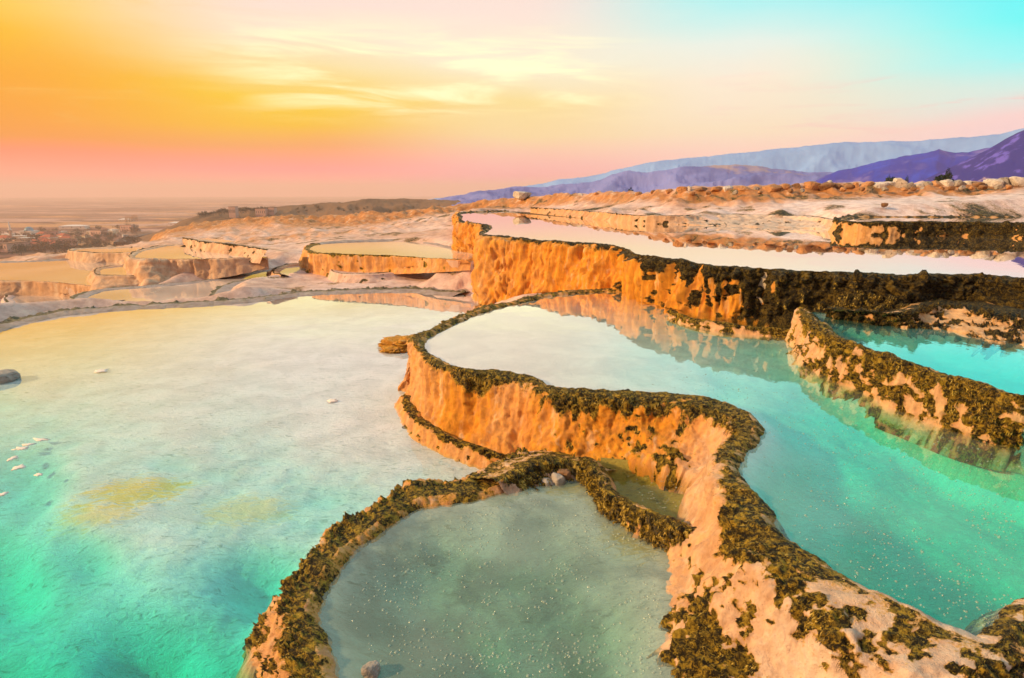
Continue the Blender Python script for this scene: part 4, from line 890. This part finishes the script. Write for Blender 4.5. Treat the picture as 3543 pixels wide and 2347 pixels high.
for i_, (u_, w_, h_) in enumerate([(2395, 20, 12), (2450, 18, 12), (2545, 20, 14), (2630, 16, 10), (2735, 18, 14), (2775, 16, 12), (2918, 18, 14), (2982, 18, 12), (3062, 18, 12), (3130, 18, 10), (3160, 16, 12), (3195, 16, 10), (3258, 16, 10), (3292, 18, 12), (3330, 18, 12), (3362, 18, 12), (3400, 20, 12), (3455, 18, 12), (3490, 20, 12)]):
    boulder(u_, w_, h_, ['stone_rust', 'stone_brown', 'stone_grey'][i_ % 3], 'small rubble stone wedged between the boulders of the ridge row', 'rubble stones wedged in the ridge row', dd=1.0, v=np.interp(u_, _rr[:, 0], _rr[:, 1]) + 16)
# the white slab on the crest
o = rock_mesh(77, .75, .5, .34, 14, 3, .03, 'limestone_slab', M['stone_pale']); p = UD(1805, 686, 44); o.location = (p[0], p[1], p[2] - .1); tag(o, 'broken white limestone slab lying on the orange crest', 'slab')
# single stones
for (u, v, z, sx, sy, sz, mat, lab) in [(-14, 1318, -.035, .26, .2, .085, 'stone_grey', 'dark flat rock rising from the big pale pool at the left edge'),
        (1928, 1674, Z4 - .02, .075, .05, .05, 'stone_grey', 'angular grey rock at the head of the foreground pool, the tallest of three'),
        (1892, 1682, Z4 - .03, .06, .05, .035, 'stone_grey', 'round dull green rock left of the angular grey rock'),
        (1950, 1655, Z4, .06, .05, .04, 'stone_brown', 'brownish rock behind the angular grey rock'),
        (1284, 2338, Z4 - .01, .045, .04, .035, 'stone_grey', 'grey rock at the bottom edge of the foreground pool')]:
    o = rock_mesh(int(u + v), sx, sy, sz, 9, 3, .08, 'rock', M[mat]); p = U(u, v, max(z, 0)); o.location = (p[0], p[1], z); o.rotation_euler = (0, 0, u % 6); tag(o, lab, 'rock')
o = rock_mesh(5, .12, .1, .08, 9, 3, .08, 'rock', M['stone_brown']); p = UD(3058, 714, 20.5); o.location = tuple(p + np.array([0, 0, -.03])); tag(o, 'reddish brown stone lying alone on the white slope at right', 'rock')

for (u, v, sx, sy, sz, sd_) in ((1404, 1200, .40, .26, .10, 91), (1368, 1214, .22, .14, .06, 95)):
    o = rock_mesh(sd_, sx, sy, sz, 2, 5, .38, 'outcrop', M['crust'], 1.0); p = U(u, v, 0.0)
    for a_ in ('moss', 'stain'):
        n_ = len(o.data.vertices); o.data.attributes[a_].data.foreach_set('value', np.full(n_, .42 if a_ == 'moss' else .9, np.float32))
    o.data.polygons.foreach_set('use_smooth', np.ones(len(o.data.polygons), bool)); o.parent = OUTCROP_PARENT; o.location = (p[0] - OUTCROP_PARENT.location[0], p[1] - OUTCROP_PARENT.location[1], p[2] - .05 - OUTCROP_PARENT.location[2])

# ------------------------------------------------------------------ foam and bubbles
def bub_mat():
    m, nt, b = new_mat('bubble_film'); b.inputs['Base Color'].default_value = (.42, .54, .48, 1); b.inputs['Roughness'].default_value = .12; b.inputs['Specular IOR Level'].default_value = .6; b.inputs['Alpha'].default_value = .42
    return m
M['bubble'] = bub_mat()
def bubbles(label, poly_px, z, n, r0, r1, seed):
    g = np.random.default_rng(seed); P = np.array([U(u, v, z)[:2] for u, v in poly_px]); pts = []
    uu = np.array(poly_px); c = 0
    while len(pts) < n and c < n * 60:
        c += 1; u, v = g.uniform(uu[:, 0].min(), uu[:, 0].max()), g.uniform(uu[:, 1].min(), uu[:, 1].max())
        x, y, _ = U(u, v, z)
        if in_poly(np.array([x]), np.array([y]), P)[0] and fbm(np.array([[x * 2.2, y * 2.2, seed]]), 2)[0] > g.uniform(-.7, .5): pts.append((x, y))
    a = np.linspace(0, 2 * math.pi, 8, endpoint=False); V = []; Q = []; T = []
    for (x, y) in pts:
        r = g.uniform(r0, r1) * (1.5 if g.random() < .12 else 1); b0 = len(V)
        for e in (0, .45, .85):
            for t in a: V.append((x + r * math.cos(t) * math.cos(e * 1.57), y + r * math.sin(t) * math.cos(e * 1.57), z + r * math.sin(e * 1.57) * .8))
        V.append((x, y, z + r * .8))
        for l in (0, 1):
            for i in range(8): Q.append((b0 + l * 8 + i, b0 + l * 8 + (i + 1) % 8, b0 + l * 8 + 8 + (i + 1) % 8, b0 + l * 8 + 8 + i))
        for i in range(8): T.append((b0 + 16 + i, b0 + 16 + (i + 1) % 8, b0 + 24))
    tag(mesh_np('bubbles', V, Q, T, M['bubble']), label, kind='stuff')
bubbles('bubbles floating on the grey green foreground pool', [(1300, 2340), (1190, 2080), (1320, 1930), (1600, 1770), (1850, 1720), (2040, 1720), (2200, 1860), (2280, 1950), (2290, 2340)], Z4, 1000, .004, .0085, 1)
bubbles('bubbles drifting on the mint green middle pool', [(2640, 1540), (2600, 1660), (2700, 1850), (2900, 1960), (3150, 2120), (3500, 2200), (3540, 1600), (3000, 1430), (2780, 1280), (2500, 1180), (2250, 1330), (2500, 1390)], Z2, 1000, .003, .006, 2)
bubbles('few bubbles on the tiny olive pool', [(2160, 1640), (2200, 1720), (2290, 1770), (2370, 1760), (2390, 1690), (2300, 1640)], Z5, 70, .003, .006, 3)
def foam(u, v, w, h, seed, lab):
    p0 = U(u, v, .004); g = np.random.default_rng(seed); n = 22; a = np.linspace(0, 2 * math.pi, n, endpoint=False); r = 1 + .5 * g.normal(size=n) * .6
    sx = .75 * w * np.linalg.norm(p0 - np.array([0, 0, CAM_H])) / F; s2 = .8 * h * np.linalg.norm(p0 - np.array([0, 0, CAM_H])) / F / max(.15, (CAM_H / np.linalg.norm(p0 - np.array([0, 0, CAM_H]))))
    ring = np.stack([np.cos(a) * r * sx / 2, np.sin(a) * r * s2 / 2, np.zeros(n)], 1)
    V = np.vstack([ring, ring * .55 + [0, 0, .003], [[0, 0, .004]], ring * 1.02 - [0, 0, .008]])
    Q = [(i, (i + 1) % n, n + (i + 1) % n, n + i) for i in range(n)] + [(2 * n + 1 + i, 2 * n + 1 + (i + 1) % n, (i + 1) % n, i) for i in range(n)]; T = [(n + i, n + (i + 1) % n, 2 * n) for i in range(n)]
    o = mesh_np('foam_fleck', V, Q, T, M['foam']); o.location = tuple(p0); tag(o, lab, 'foam', 'white foam flecks on the big pool')
M['foam'] = simple('foam', (.85, .76, .70), .6, .1)
for a_ in [(1150, 1386, 40, 12, 1, 'pinkish foam fleck afloat alone near the orange wall'), (350, 1283, 46, 8, 2, 'thin long foam fleck far out on the pale water'), (140, 1520, 44, 7, 3, 'narrow foam streak, rearmost of the cluster at left'), (100, 1537, 34, 6, 4, 'short foam streak second from the rear of the cluster at left'),
           (75, 1551, 44, 8, 5, 'bright foam streak in the middle of the cluster at left'), (44, 1585, 22, 9, 6, 'small roundish foam fleck of the cluster at left'), (66, 1617, 36, 14, 7, 'largest ragged foam fleck of the cluster at left'), (137, 1641, 26, 6, 8, 'front thin foam fleck of the cluster at left'), (12, 1708, 24, 8, 9, 'foam fleck touching the left edge over turquoise water')]: foam(*a_)

# ------------------------------------------------------------------ plants
def leaf_cloud(centres, radii, n, size, seed, up=.3):
    g = np.random.default_rng(seed); c = np.asarray(centres, float); r = np.asarray(radii, float)
    k_ = g.choice(len(c), n, p=(r ** 2) / (r ** 2).sum()); d = g.normal(size=(n, 3)); d /= np.linalg.norm(d, axis=1)[:, None]
    P = c[k_] + d * (r[k_] * g.uniform(.45, 1.05, n) ** .6)[:, None]
    a = g.normal(size=(n, 3)); a /= np.linalg.norm(a, axis=1)[:, None]; b = np.cross(a, g.normal(size=(n, 3))); b /= np.linalg.norm(b, axis=1)[:, None]
    s = size * g.uniform(.6, 1.3, n)[:, None]
    V = np.stack([P - a * s, P + b * s * .5, P + a * s, P - b * s * .5], 1).reshape(-1, 3)
    return V, np.arange(n)[:, None] * 4 + np.array([[0, 1, 2, 3]])
def tube_np(path, rad, n=7):
    path = np.asarray(path, float); V = []; m = len(path)
    for i in range(m):
        t = path[min(i + 1, m - 1)] - path[max(i - 1, 0)]; t /= np.linalg.norm(t) + 1e-9
        a = np.cross(t, [.31, .77, .2]); a /= np.linalg.norm(a); b = np.cross(t, a)
        for q in range(n): th = 2 * math.pi * q / n; V.append(path[i] + (a * math.cos(th) + b * math.sin(th)) * rad[i])
    Q = [(i * n + q, i * n + (q + 1) % n, (i + 1) * n + (q + 1) % n, (i + 1) * n + q) for i in range(m - 1) for q in range(n)]
    return np.array(V), np.array(Q)
def leaf_mat(name, a, b):
    m, nt, bb = new_mat(name); p = world_pos(nt); n = nt.noise(p, 1.2, 4, .6)
    nt.put(bb.inputs['Base Color'], nt.mix(nt.mapr(n, .35, .65), a, b)); bb.inputs['Roughness'].default_value = .7; bb.inputs['Specular IOR Level'].default_value = .2; return m
M['leaf_dark'] = leaf_mat('leaves_dark', (.012, .025, .014), (.03, .05, .02)); M['leaf_olive'] = leaf_mat('leaves_olive', (.04, .045, .015), (.10, .085, .03)); M['leaf_autumn'] = leaf_mat('leaves_autumn', (.30, .14, .02), (.55, .26, .03)); M['leaf_rust'] = leaf_mat('leaves_rust', (.08, .045, .02), (.16, .08, .03))
M['bark'] = simple('bark', (.10, .07, .045), .9, .3, 4); M['twig'] = simple('twig', (.16, .09, .035), .9, .35, 20)
def tree_parts(root, h, w, kind, mat, seed, nleaf=420):
    g = np.random.default_rng(seed)
    V, Q = tube_np([(0, 0, -.3), (0.02 * h, 0, .25 * h), (0, .02 * h, .6 * h)], [.035 * h, .028 * h, .012 * h]); mesh_np('trunk', V, Q, mat=M['bark'], parent=root)
    if kind == 'cypress': cs = [(g.normal() * .03 * w, g.normal() * .03 * w, h * t) for t in np.linspace(.14, .92, 12)]; rs = [w * .5 * math.sin(math.pi * min(.95, .25 + .72 * t)) ** .8 for t in np.linspace(.0, 1, 12)]
    elif kind == 'poplar': cs = [(g.normal() * .06 * w, g.normal() * .06 * w, h * t) for t in np.linspace(.2, .9, 9)]; rs = [w * .42 * (1 - .5 * abs(t - .35)) for t in np.linspace(0, 1, 9)]
    else: cs = [(g.normal() * .28 * w, g.normal() * .28 * w, h * (.55 + .16 * g.normal())) for _ in range(11)]; rs = [w * g.uniform(.16, .30) for _ in range(11)]
    V, Q = leaf_cloud(cs, rs, nleaf, w * .075, seed); mesh_np('crown', V, Q, mat=mat, parent=root, smooth=False)
def tree_copy(src, loc, rz, sc, label, group):
    r = src.copy(); COL.objects.link(r); r.location = loc; r.rotation_euler = (0, 0, rz); r.scale = (sc, sc, sc); r['label'] = label; r['group'] = group
    for ch in src.children:
        c = ch.copy(); COL.objects.link(c); c.parent = r
    return r
def ray_on_plane(u, v, dist):
    r = ray(u, v); h = math.hypot(r[0], r[1]); return np.array([r[0] / h * dist, r[1] / h * dist, CAM_H + r[2] / h * dist])
# conifers behind the ridge on the right
for (u, v, h, w, kind, dist, lab) in [(3272, 637, 40, 17, 'cypress', 60, 'dark pointed cypress behind the ridge under the violet hillside'), (3258, 640, 26, 32, 'bush', 60, 'dark rounded evergreen hugging the pointed cypress'),
        (3071, 640, 26, 10, 'cypress', 60, 'thin small cypress further left behind the stone row'), (3090, 640, 14, 30, 'bush', 60, 'low dark bush between the two thin cypresses'), (3134, 640, 22, 10, 'cypress', 60, 'thin small cypress beside the peaked white boulder'), (2180, 665, 8, 12, 'bush', 70, 'tiny dark bush behind the crest above the back bank')]:
    p = ray_on_plane(u, v + 8, dist); s = dist / F; t_ = thing('conifer_tree' if kind == 'cypress' else 'evergreen_bush', lab, 'tree' if kind == 'cypress' else 'bush', p, 0, 'evergreens behind the ridge')
    tree_parts(t_, (h + 12) * s, w * s * 1.15, kind, M['leaf_dark'], int(u), 900)
# dry twiggy shrubs on the terraces
def twig_shrub(u, v, z, h, w, n, lab, col='twig'):
    p = U(u, v, z) if z is not None else None; t_ = thing('dry_shrub', lab, 'shrub', p); g = np.random.default_rng(int(u)); Vs, Qs = [], []; b = 0
    for _ in range(n):
        a = g.uniform(0, 6.28); l = g.uniform(.5, 1.0); d = np.array([math.cos(a) * w * .5 * g.uniform(.2, 1), math.sin(a) * w * .5 * g.uniform(.2, 1), h * l])
        path = [np.zeros(3), d * .5 + g.normal(size=3) * .06 * w, d + g.normal(size=3) * .05 * w]; V, Q = tube_np(path, [.004 + .01 * w, .003 + .005 * w, .002], 4); Vs.append(V); Qs.append(Q + b); b += len(V)
    mesh_np('stem', np.vstack(Vs), np.vstack(Qs), mat=M[col], parent=t_)
    V, Q = leaf_cloud([(0, 0, h * .55), (w * .2, 0, h * .4), (-w * .2, 0, h * .5), (0, .1 * w, h * .8)], [w * .4, w * .35, w * .3, w * .25], 260, w * .05, int(v)); mesh_np('foliage', V, Q, mat=M['leaf_rust'], parent=t_, smooth=False)
twig_shrub(1545, 936, .14, .30, .42, 26, 'dark dry shrub on the step below the round orange basin')
twig_shrub(3165, 1030, 1.2, .22, .26, 34, 'pale dry twiggy bush growing on the black mossy wall')

# ------------------------------------------------------------------ town in the valley
def at_valley(u, v):
    r = ray(u, v); h = math.hypot(r[0], r[1]); t = (VZ + 1 - CAM_H) / r[2]; return np.array([r[0] * t, r[1] * t, VZ])
def prism(name, x, y, z, roofh, mat_w, mat_r, root, windows=2, chimney=False):
    V = [(-x, -y, 0), (x, -y, 0), (x, y, 0), (-x, y, 0), (-x, -y, z), (x, -y, z), (x, y, z), (-x, y, z)]
    w = mesh_np('wall', V, [(0, 1, 5, 4), (1, 2, 6, 5), (2, 3, 7, 6), (3, 0, 4, 7)], mat=mat_w, parent=root, smooth=False)
    e = .5
    if roofh > 0: RV = [(-x - e, -y - e, z - .1), (x + e, -y - e, z - .1), (x + e, y + e, z - .1), (-x - e, y + e, z - .1), (-x * .5, 0, z + roofh), (x * .5, 0, z + roofh)]; q = [(0, 1, 5, 4), (2, 3, 4, 5), (3, 2, 1, 0)]; t = [(1, 2, 5), (3, 0, 4)]
    else: RV = [(-x - .2, -y - .2, z), (x + .2, -y - .2, z), (x + .2, y + .2, z), (-x - .2, y + .2, z), (-x - .2, -y - .2, z + .5), (x + .2, -y - .2, z + .5), (x + .2, y + .2, z + .5), (-x - .2, y + .2, z + .5)]; q = [(0, 1, 5, 4), (1, 2, 6, 5), (2, 3, 7, 6), (3, 0, 4, 7), (4, 5, 6, 7)]; t = None
    mesh_np('roof', RV, q, t, mat=mat_r, parent=root, smooth=False)
    for i in range(windows):
        cx = -x + (i + .5) * 2 * x / windows; f = .5; z0, z1 = z * .45, z * .75
        mesh_np('window', [(cx - f, -y - .06, z0), (cx + f, -y - .06, z0), (cx + f, -y - .06, z1), (cx - f, -y - .06, z1), (cx - f, -y + .02, z0), (cx + f, -y + .02, z0), (cx + f, -y + .02, z1), (cx - f, -y + .02, z1)], [(0, 1, 2, 3), (0, 4, 5, 1), (3, 2, 6, 7), (0, 3, 7, 4), (1, 5, 6, 2)], mat=M['pane'], parent=root, smooth=False)
M['pane'] = simple('window_pane', (.05, .05, .06), .2, .1); M['wall_white'] = simple('wall_white', (.75, .68, .62), .8, .08, .4); M['wall_pink'] = simple('wall_pink', (.62, .40, .34), .8, .08, .4); M['wall_cream'] = simple('wall_cream', (.66, .55, .40), .8, .08, .4)
M['roof_red'] = simple('roof_red', (.42, .10, .05), .8, .2, .5); M['roof_brown'] = simple('roof_brown', (.22, .11, .07), .8, .2, .5); M['roof_white'] = simple('roof_white', (.75, .74, .74), .6, .08, .5); M['roof_blue'] = simple('dome_blue', (.10, .30, .42), .4, .1, .5)
protos = {}
def house_proto(key, x, y, z, rh, w, r, nw):
    t_ = thing('house', 'x', 'house', (0, 0, -500)); prism('house', x, y, z, rh, M[w], M[r], t_, nw); protos[key] = t_
SPEC = {'a': (7, 5, 6, 2.6, 'wall_white', 'roof_red', 3, 'white walled village house with a red hipped roof'), 'b': (6, 5, 5, 2.2, 'wall_pink', 'roof_red', 2, 'pink walled village house with a red hipped roof'),
        'c': (8, 5, 6, 0, 'wall_cream', 'roof_white', 3, 'cream village house with a flat white roof'), 'd': (6, 4.5, 5, 2.2, 'wall_cream', 'roof_brown', 2, 'cream village house with a brown hipped roof'), 'e': (9, 6, 8, 0, 'wall_pink', 'roof_brown', 4, 'flat roofed pink village house of two storeys')}
g = np.random.default_rng(42); first = set()
HPOS = [(20, 838), (45, 846), (62, 832), (80, 850), (95, 838), (115, 845), (135, 832), (150, 841), (170, 836), (190, 843), (205, 834), (222, 828), (240, 846), (255, 838), (262, 828), (150, 822), (182, 818), (205, 815), (28, 822), (8, 852), (70, 862), (165, 852), (200, 855), (315, 808), (326, 812), (362, 806), (380, 810), (392, 805), (446, 796), (460, 797), (345, 815), (120, 860), (18, 868), (296, 822), (232, 836)]
for i_, (u, v) in enumerate(HPOS):
    key = 'abcde'[int(g.integers(0, 5))]; sp = SPEC[key]; p = at_valley(u, v)
    lab = sp[7] + ' among the trees of the hazy valley'; grp = sp[7] + 's in the valley'
    if key not in first:
        house_proto(key, *sp[:7]); r_ = protos[key]; first.add(key); r_['label'] = lab; r_['group'] = grp
    else:
        r_ = protos[key].copy(); COL.objects.link(r_)
        for ch in protos[key].children:
            c_ = ch.copy(); COL.objects.link(c_); c_.parent = r_
        r_['label'] = lab; r_['group'] = grp
    r_.location = tuple(p); r_.rotation_euler = (0, 0, float(g.uniform(-.6, .6))); sc = float(g.uniform(.75, 1.1)); r_.scale = (sc, sc, sc)
def shed(u, v, x, y, z, w, r, lab, name='shed', cat='shed', rz=0.1):
    t_ = thing(name, lab, cat, at_valley(u, v), rz); prism(name, x, y, z, 2.0 if name == 'shed' else 0, M[w], M[r], t_, 4 if name != 'shed' else 3)
shed(258, 791, 20, 7, 5, 'wall_white', 'roof_white', 'long white roofed shed in the fields behind the village')
shed(618, 779, 14, 8, 5, 'wall_white', 'roof_white', 'white barn standing alone at the foot of the brown hill')
shed(436, 765, 12, 6, 4, 'wall_cream', 'roof_white', 'small pale shed far out in the hazy fields')
def hill_block(u, v, dist, x, z, lab):
    p = ray_on_plane(u, v, dist); t_ = thing('apartment_block', lab, 'building', p + np.array([0, 0, -8])); t_.scale = (.5, .5, .75); prism('apartment_block', x, 8, z + 4, 0, M['wall_pink'], M['roof_brown'], t_, 5)
hill_block(808, 727, 720, 7, 11, 'reddish block of flats on the brow of the brown hill'); hill_block(905, 724, 722, 11, 7, 'long dark building among trees on the brow of the brown hill'); hill_block(943, 722, 725, 6, 8, 'smaller pale building at the right end of the brow buildings')
# minaret and mosque dome
t_ = thing('minaret', 'slim white minaret rising over the village roofs', 'minaret', at_valley(42, 836)); V, Q = tube_np([(0, 0, 0), (0, 0, 14), (0, 0, 14.2), (0, 0, 15.2), (0, 0, 15.3), (0, 0, 20), (0, 0, 26)], [1.6, 1.3, 2.1, 2.1, 1.1, 1.0, .05], 12); mesh_np('shaft', V[:72], Q[Q.max(1) < 72], mat=M['wall_white'], parent=t_); V2 = V[60:]; mesh_np('spire', V2, np.array([(i, (i + 1) % 12, 12 + (i + 1) % 12, 12 + i) for i in range(12)]), mat=M['roof_white'], parent=t_)
t_ = thing('mosque', 'mosque with a teal dome beyond the village roofs', 'mosque', at_valley(103, 812)); prism('mosque', 8, 8, 6, 0, M['wall_white'], M['roof_white'], t_, 3)
th = np.linspace(0, math.pi / 2, 8); V = np.array([(5.5 * math.cos(a) * math.cos(b), 5.5 * math.cos(a) * math.sin(b), 6.4 + 5.5 * math.sin(a)) for a in th for b in np.linspace(0, 2 * math.pi, 16, endpoint=False)])
mesh_np('dome', V, [(i * 16 + q, i * 16 + (q + 1) % 16, (i + 1) * 16 + (q + 1) % 16, (i + 1) * 16 + q) for i in range(7) for q in range(16)], mat=M['roof_blue'], parent=t_)
# trees of the valley
TP = {}
TK = {'olive': ('bush', 7, 8, 'leaf_olive', 'dull olive broadleaf tree'), 'rust': ('bush', 8, 8, 'leaf_rust', 'rusty brown broadleaf tree'), 'dark': ('bush', 9, 8, 'leaf_dark', 'dark green broadleaf tree'), 'poplar': ('poplar', 15, 5, 'leaf_autumn', 'golden autumn poplar')}
def vtree(kind, p, sc, where):
    kd, h, w, mt, lb = TK[kind]; lab = f'{lb} {where}'; grp = f'{lb}s {where}'
    if kind not in TP:
        t_ = thing('broadleaf_tree' if kd == 'bush' else 'poplar_tree', lab, 'tree', p, 0, grp); tree_parts(t_, h, w, kd, M[mt], len(TP) + 50, 260); t_.scale = (sc,) * 3; TP[kind] = t_
    else: tree_copy(TP[kind], tuple(p), float(g.uniform(0, 6)), sc, lab, grp)
for i_ in range(150):
    u = float(g.uniform(-30, 480)); v = float(g.choice([g.uniform(806, 835), g.uniform(826, 872), g.uniform(840, 885)])) - max(0, (u - 250)) * .10
    vtree(['olive', 'rust', 'dark', 'rust', 'dark'][int(g.integers(0, 5))], at_valley(u, v), float(g.uniform(.6, 1.35)), 'around the valley village')
for i_ in range(14): vtree('poplar', at_valley(434 + i_ * 3.2 + g.normal(), 768 - i_ * .4), float(g.uniform(.7, 1.0)), 'in the row out in the fields')
for i_ in range(26):
    u = 690 + i_ * 9.5; vtree('dark', ray_on_plane(u, np.interp(u, [690, 780, 850, 940], [740, 728, 724, 722]) + 3, 730) + np.array([0, 0, -3]), float(g.uniform(.5, .9)), 'along the brow of the brown hill')
for i_ in range(22):
    u = float(g.uniform(1010, 1460)); vtree('olive', ray_on_plane(u, float(g.uniform(716, 735)), 660) + np.array([0, 0, -1.5]), float(g.uniform(.3, .6)), 'scattered over the brown hillside')
# road and van
def ribbon(name, pts, w, mat, label, dz=.6):
    P = catmull(np.array([at_valley(u, v)[:2] for u, v in pts]), 10); t = np.gradient(P, axis=0); t /= np.linalg.norm(t, axis=1)[:, None]; nrm = np.stack([-t[:, 1], t[:, 0]], 1)
    V = np.concatenate([np.column_stack([P + nrm * w, np.full(len(P), VZ + dz)]), np.column_stack([P - nrm * w, np.full(len(P), VZ + dz)]), np.column_stack([P + nrm * w * 1.3, np.full(len(P), VZ - 3)]), np.column_stack([P - nrm * w * 1.3, np.full(len(P), VZ - 3)])]); n = len(P)
    Q = [(i, i + 1, n + i + 1, n + i) for i in range(n - 1)] + [(2 * n + i, 2 * n + i + 1, i + 1, i) for i in range(n - 1)] + [(n + i, n + i + 1, 3 * n + i + 1, 3 * n + i) for i in range(n - 1)]
    tag(mesh_np(name, V, Q, mat=mat, smooth=False), label, kind='structure')
M['asphalt'] = simple('asphalt', (.07, .065, .07), .85, .1, .2)
ribbon('road', [(415, 842), (432, 832), (470, 821), (520, 812), (600, 805), (700, 800)], 6, M['asphalt'], 'grey road curving along the foot of the slope', dz=2.6)
p = at_valley(437, 826); t_ = thing('van', 'white van driving on the grey valley road', 'van', (p[0], p[1], VZ + 2.6), .9)
M['van_white'] = simple('van_paint', (.80, .80, .80), .3, .03); M['tyre'] = simple('tyre', (.02, .02, .02), .8, .1); M['lamp'] = simple('headlamp_glass', (.85, .82, .7), .15, .05)
prof = [(-2.6, .4), (2.6, .4), (2.7, 1.1), (2.0, 1.4), (1.3, 2.4), (-2.5, 2.45), (-2.7, 2.2)]; n_ = len(prof)
V = [(x, s * .95, z) for s in (-1, 1) for x, z in prof]; me = bpy.data.meshes.new('body'); me.from_pydata(V, [], [list(range(n_))[::-1], list(range(n_, 2 * n_))] + [[i, (i + 1) % n_, n_ + (i + 1) % n_, n_ + i] for i in range(n_)]); me.materials.append(M['van_white']); o = bpy.data.objects.new('body', me); COL.objects.link(o); o.parent = t_
def box_np(name, c, s, mat, parent):
    c = np.array(c); s = np.array(s) / 2; V = np.array([(x, y, z) for z in (-1, 1) for y in (-1, 1) for x in (-1, 1)]) * s + c
    return mesh_np(name, V, [(0, 1, 3, 2), (4, 6, 7, 5), (0, 4, 5, 1), (2, 3, 7, 6), (0, 2, 6, 4), (1, 5, 7, 3)][::1], mat=mat, parent=parent, smooth=False)
wv = np.array([(2.06, -.85, 1.42), (2.06, .85, 1.42), (1.38, .85, 2.32), (1.38, -.85, 2.32)]); mesh_np('windscreen', wv, [(0, 1, 2, 3)], mat=M['pane'], parent=t_, smooth=False)
for s_ in (-1, 1):
    box_np('window', (-.4, s_ * .955, 1.85), (2.8, .03, .6), M['pane'], t_); box_np('headlight', (2.68, s_ * .65, .95), (.1, .35, .22), M['lamp'], t_)
    for x_ in (-1.7, 1.7):
        V, Q = tube_np([(x_, s_ * .75, .4), (x_, s_ * 1.0, .4)], [.4, .4], 14); V = np.vstack([V, [[x_, s_ * 1.0, .4]]]); mesh_np('wheel', V, Q, [(14 + i, 14 + (i + 1) % 14, 28) for i in range(14)], mat=M['tyre'], parent=t_)
t_.scale = (1.5, 1.5, 1.5)

# ------------------------------------------------------------------ haze
def build_haze():
    m = bpy.data.materials.new('haze'); m.use_nodes = True; nt = NT(m.node_tree); nt.n.clear()
    out = nt.new('ShaderNodeOutputMaterial'); v = nt.new('ShaderNodeVolumePrincipled'); v.inputs['Color'].default_value = (1.0, .78, .72, 1); v.inputs['Density'].default_value = HAZE; v.inputs['Anisotropy'].default_value = 0
    nt.l.new(v.outputs[0], out.inputs['Volume'])
    x, y0, y1, z0, z1 = 9100, -60, 9100, -70, 102
    V = np.array([(a, b, c) for c in (z0, z1) for b in (y0, y1) for a in (-x, x)], float)
    tag(mesh_np('haze', V, [(0, 2, 3, 1), (4, 5, 7, 6), (0, 1, 5, 4), (2, 6, 7, 3), (0, 4, 6, 2), (1, 3, 7, 5)], mat=m, smooth=False), 'pale evening haze over the valley', kind='stuff')
HAZE = .0003
build_haze()
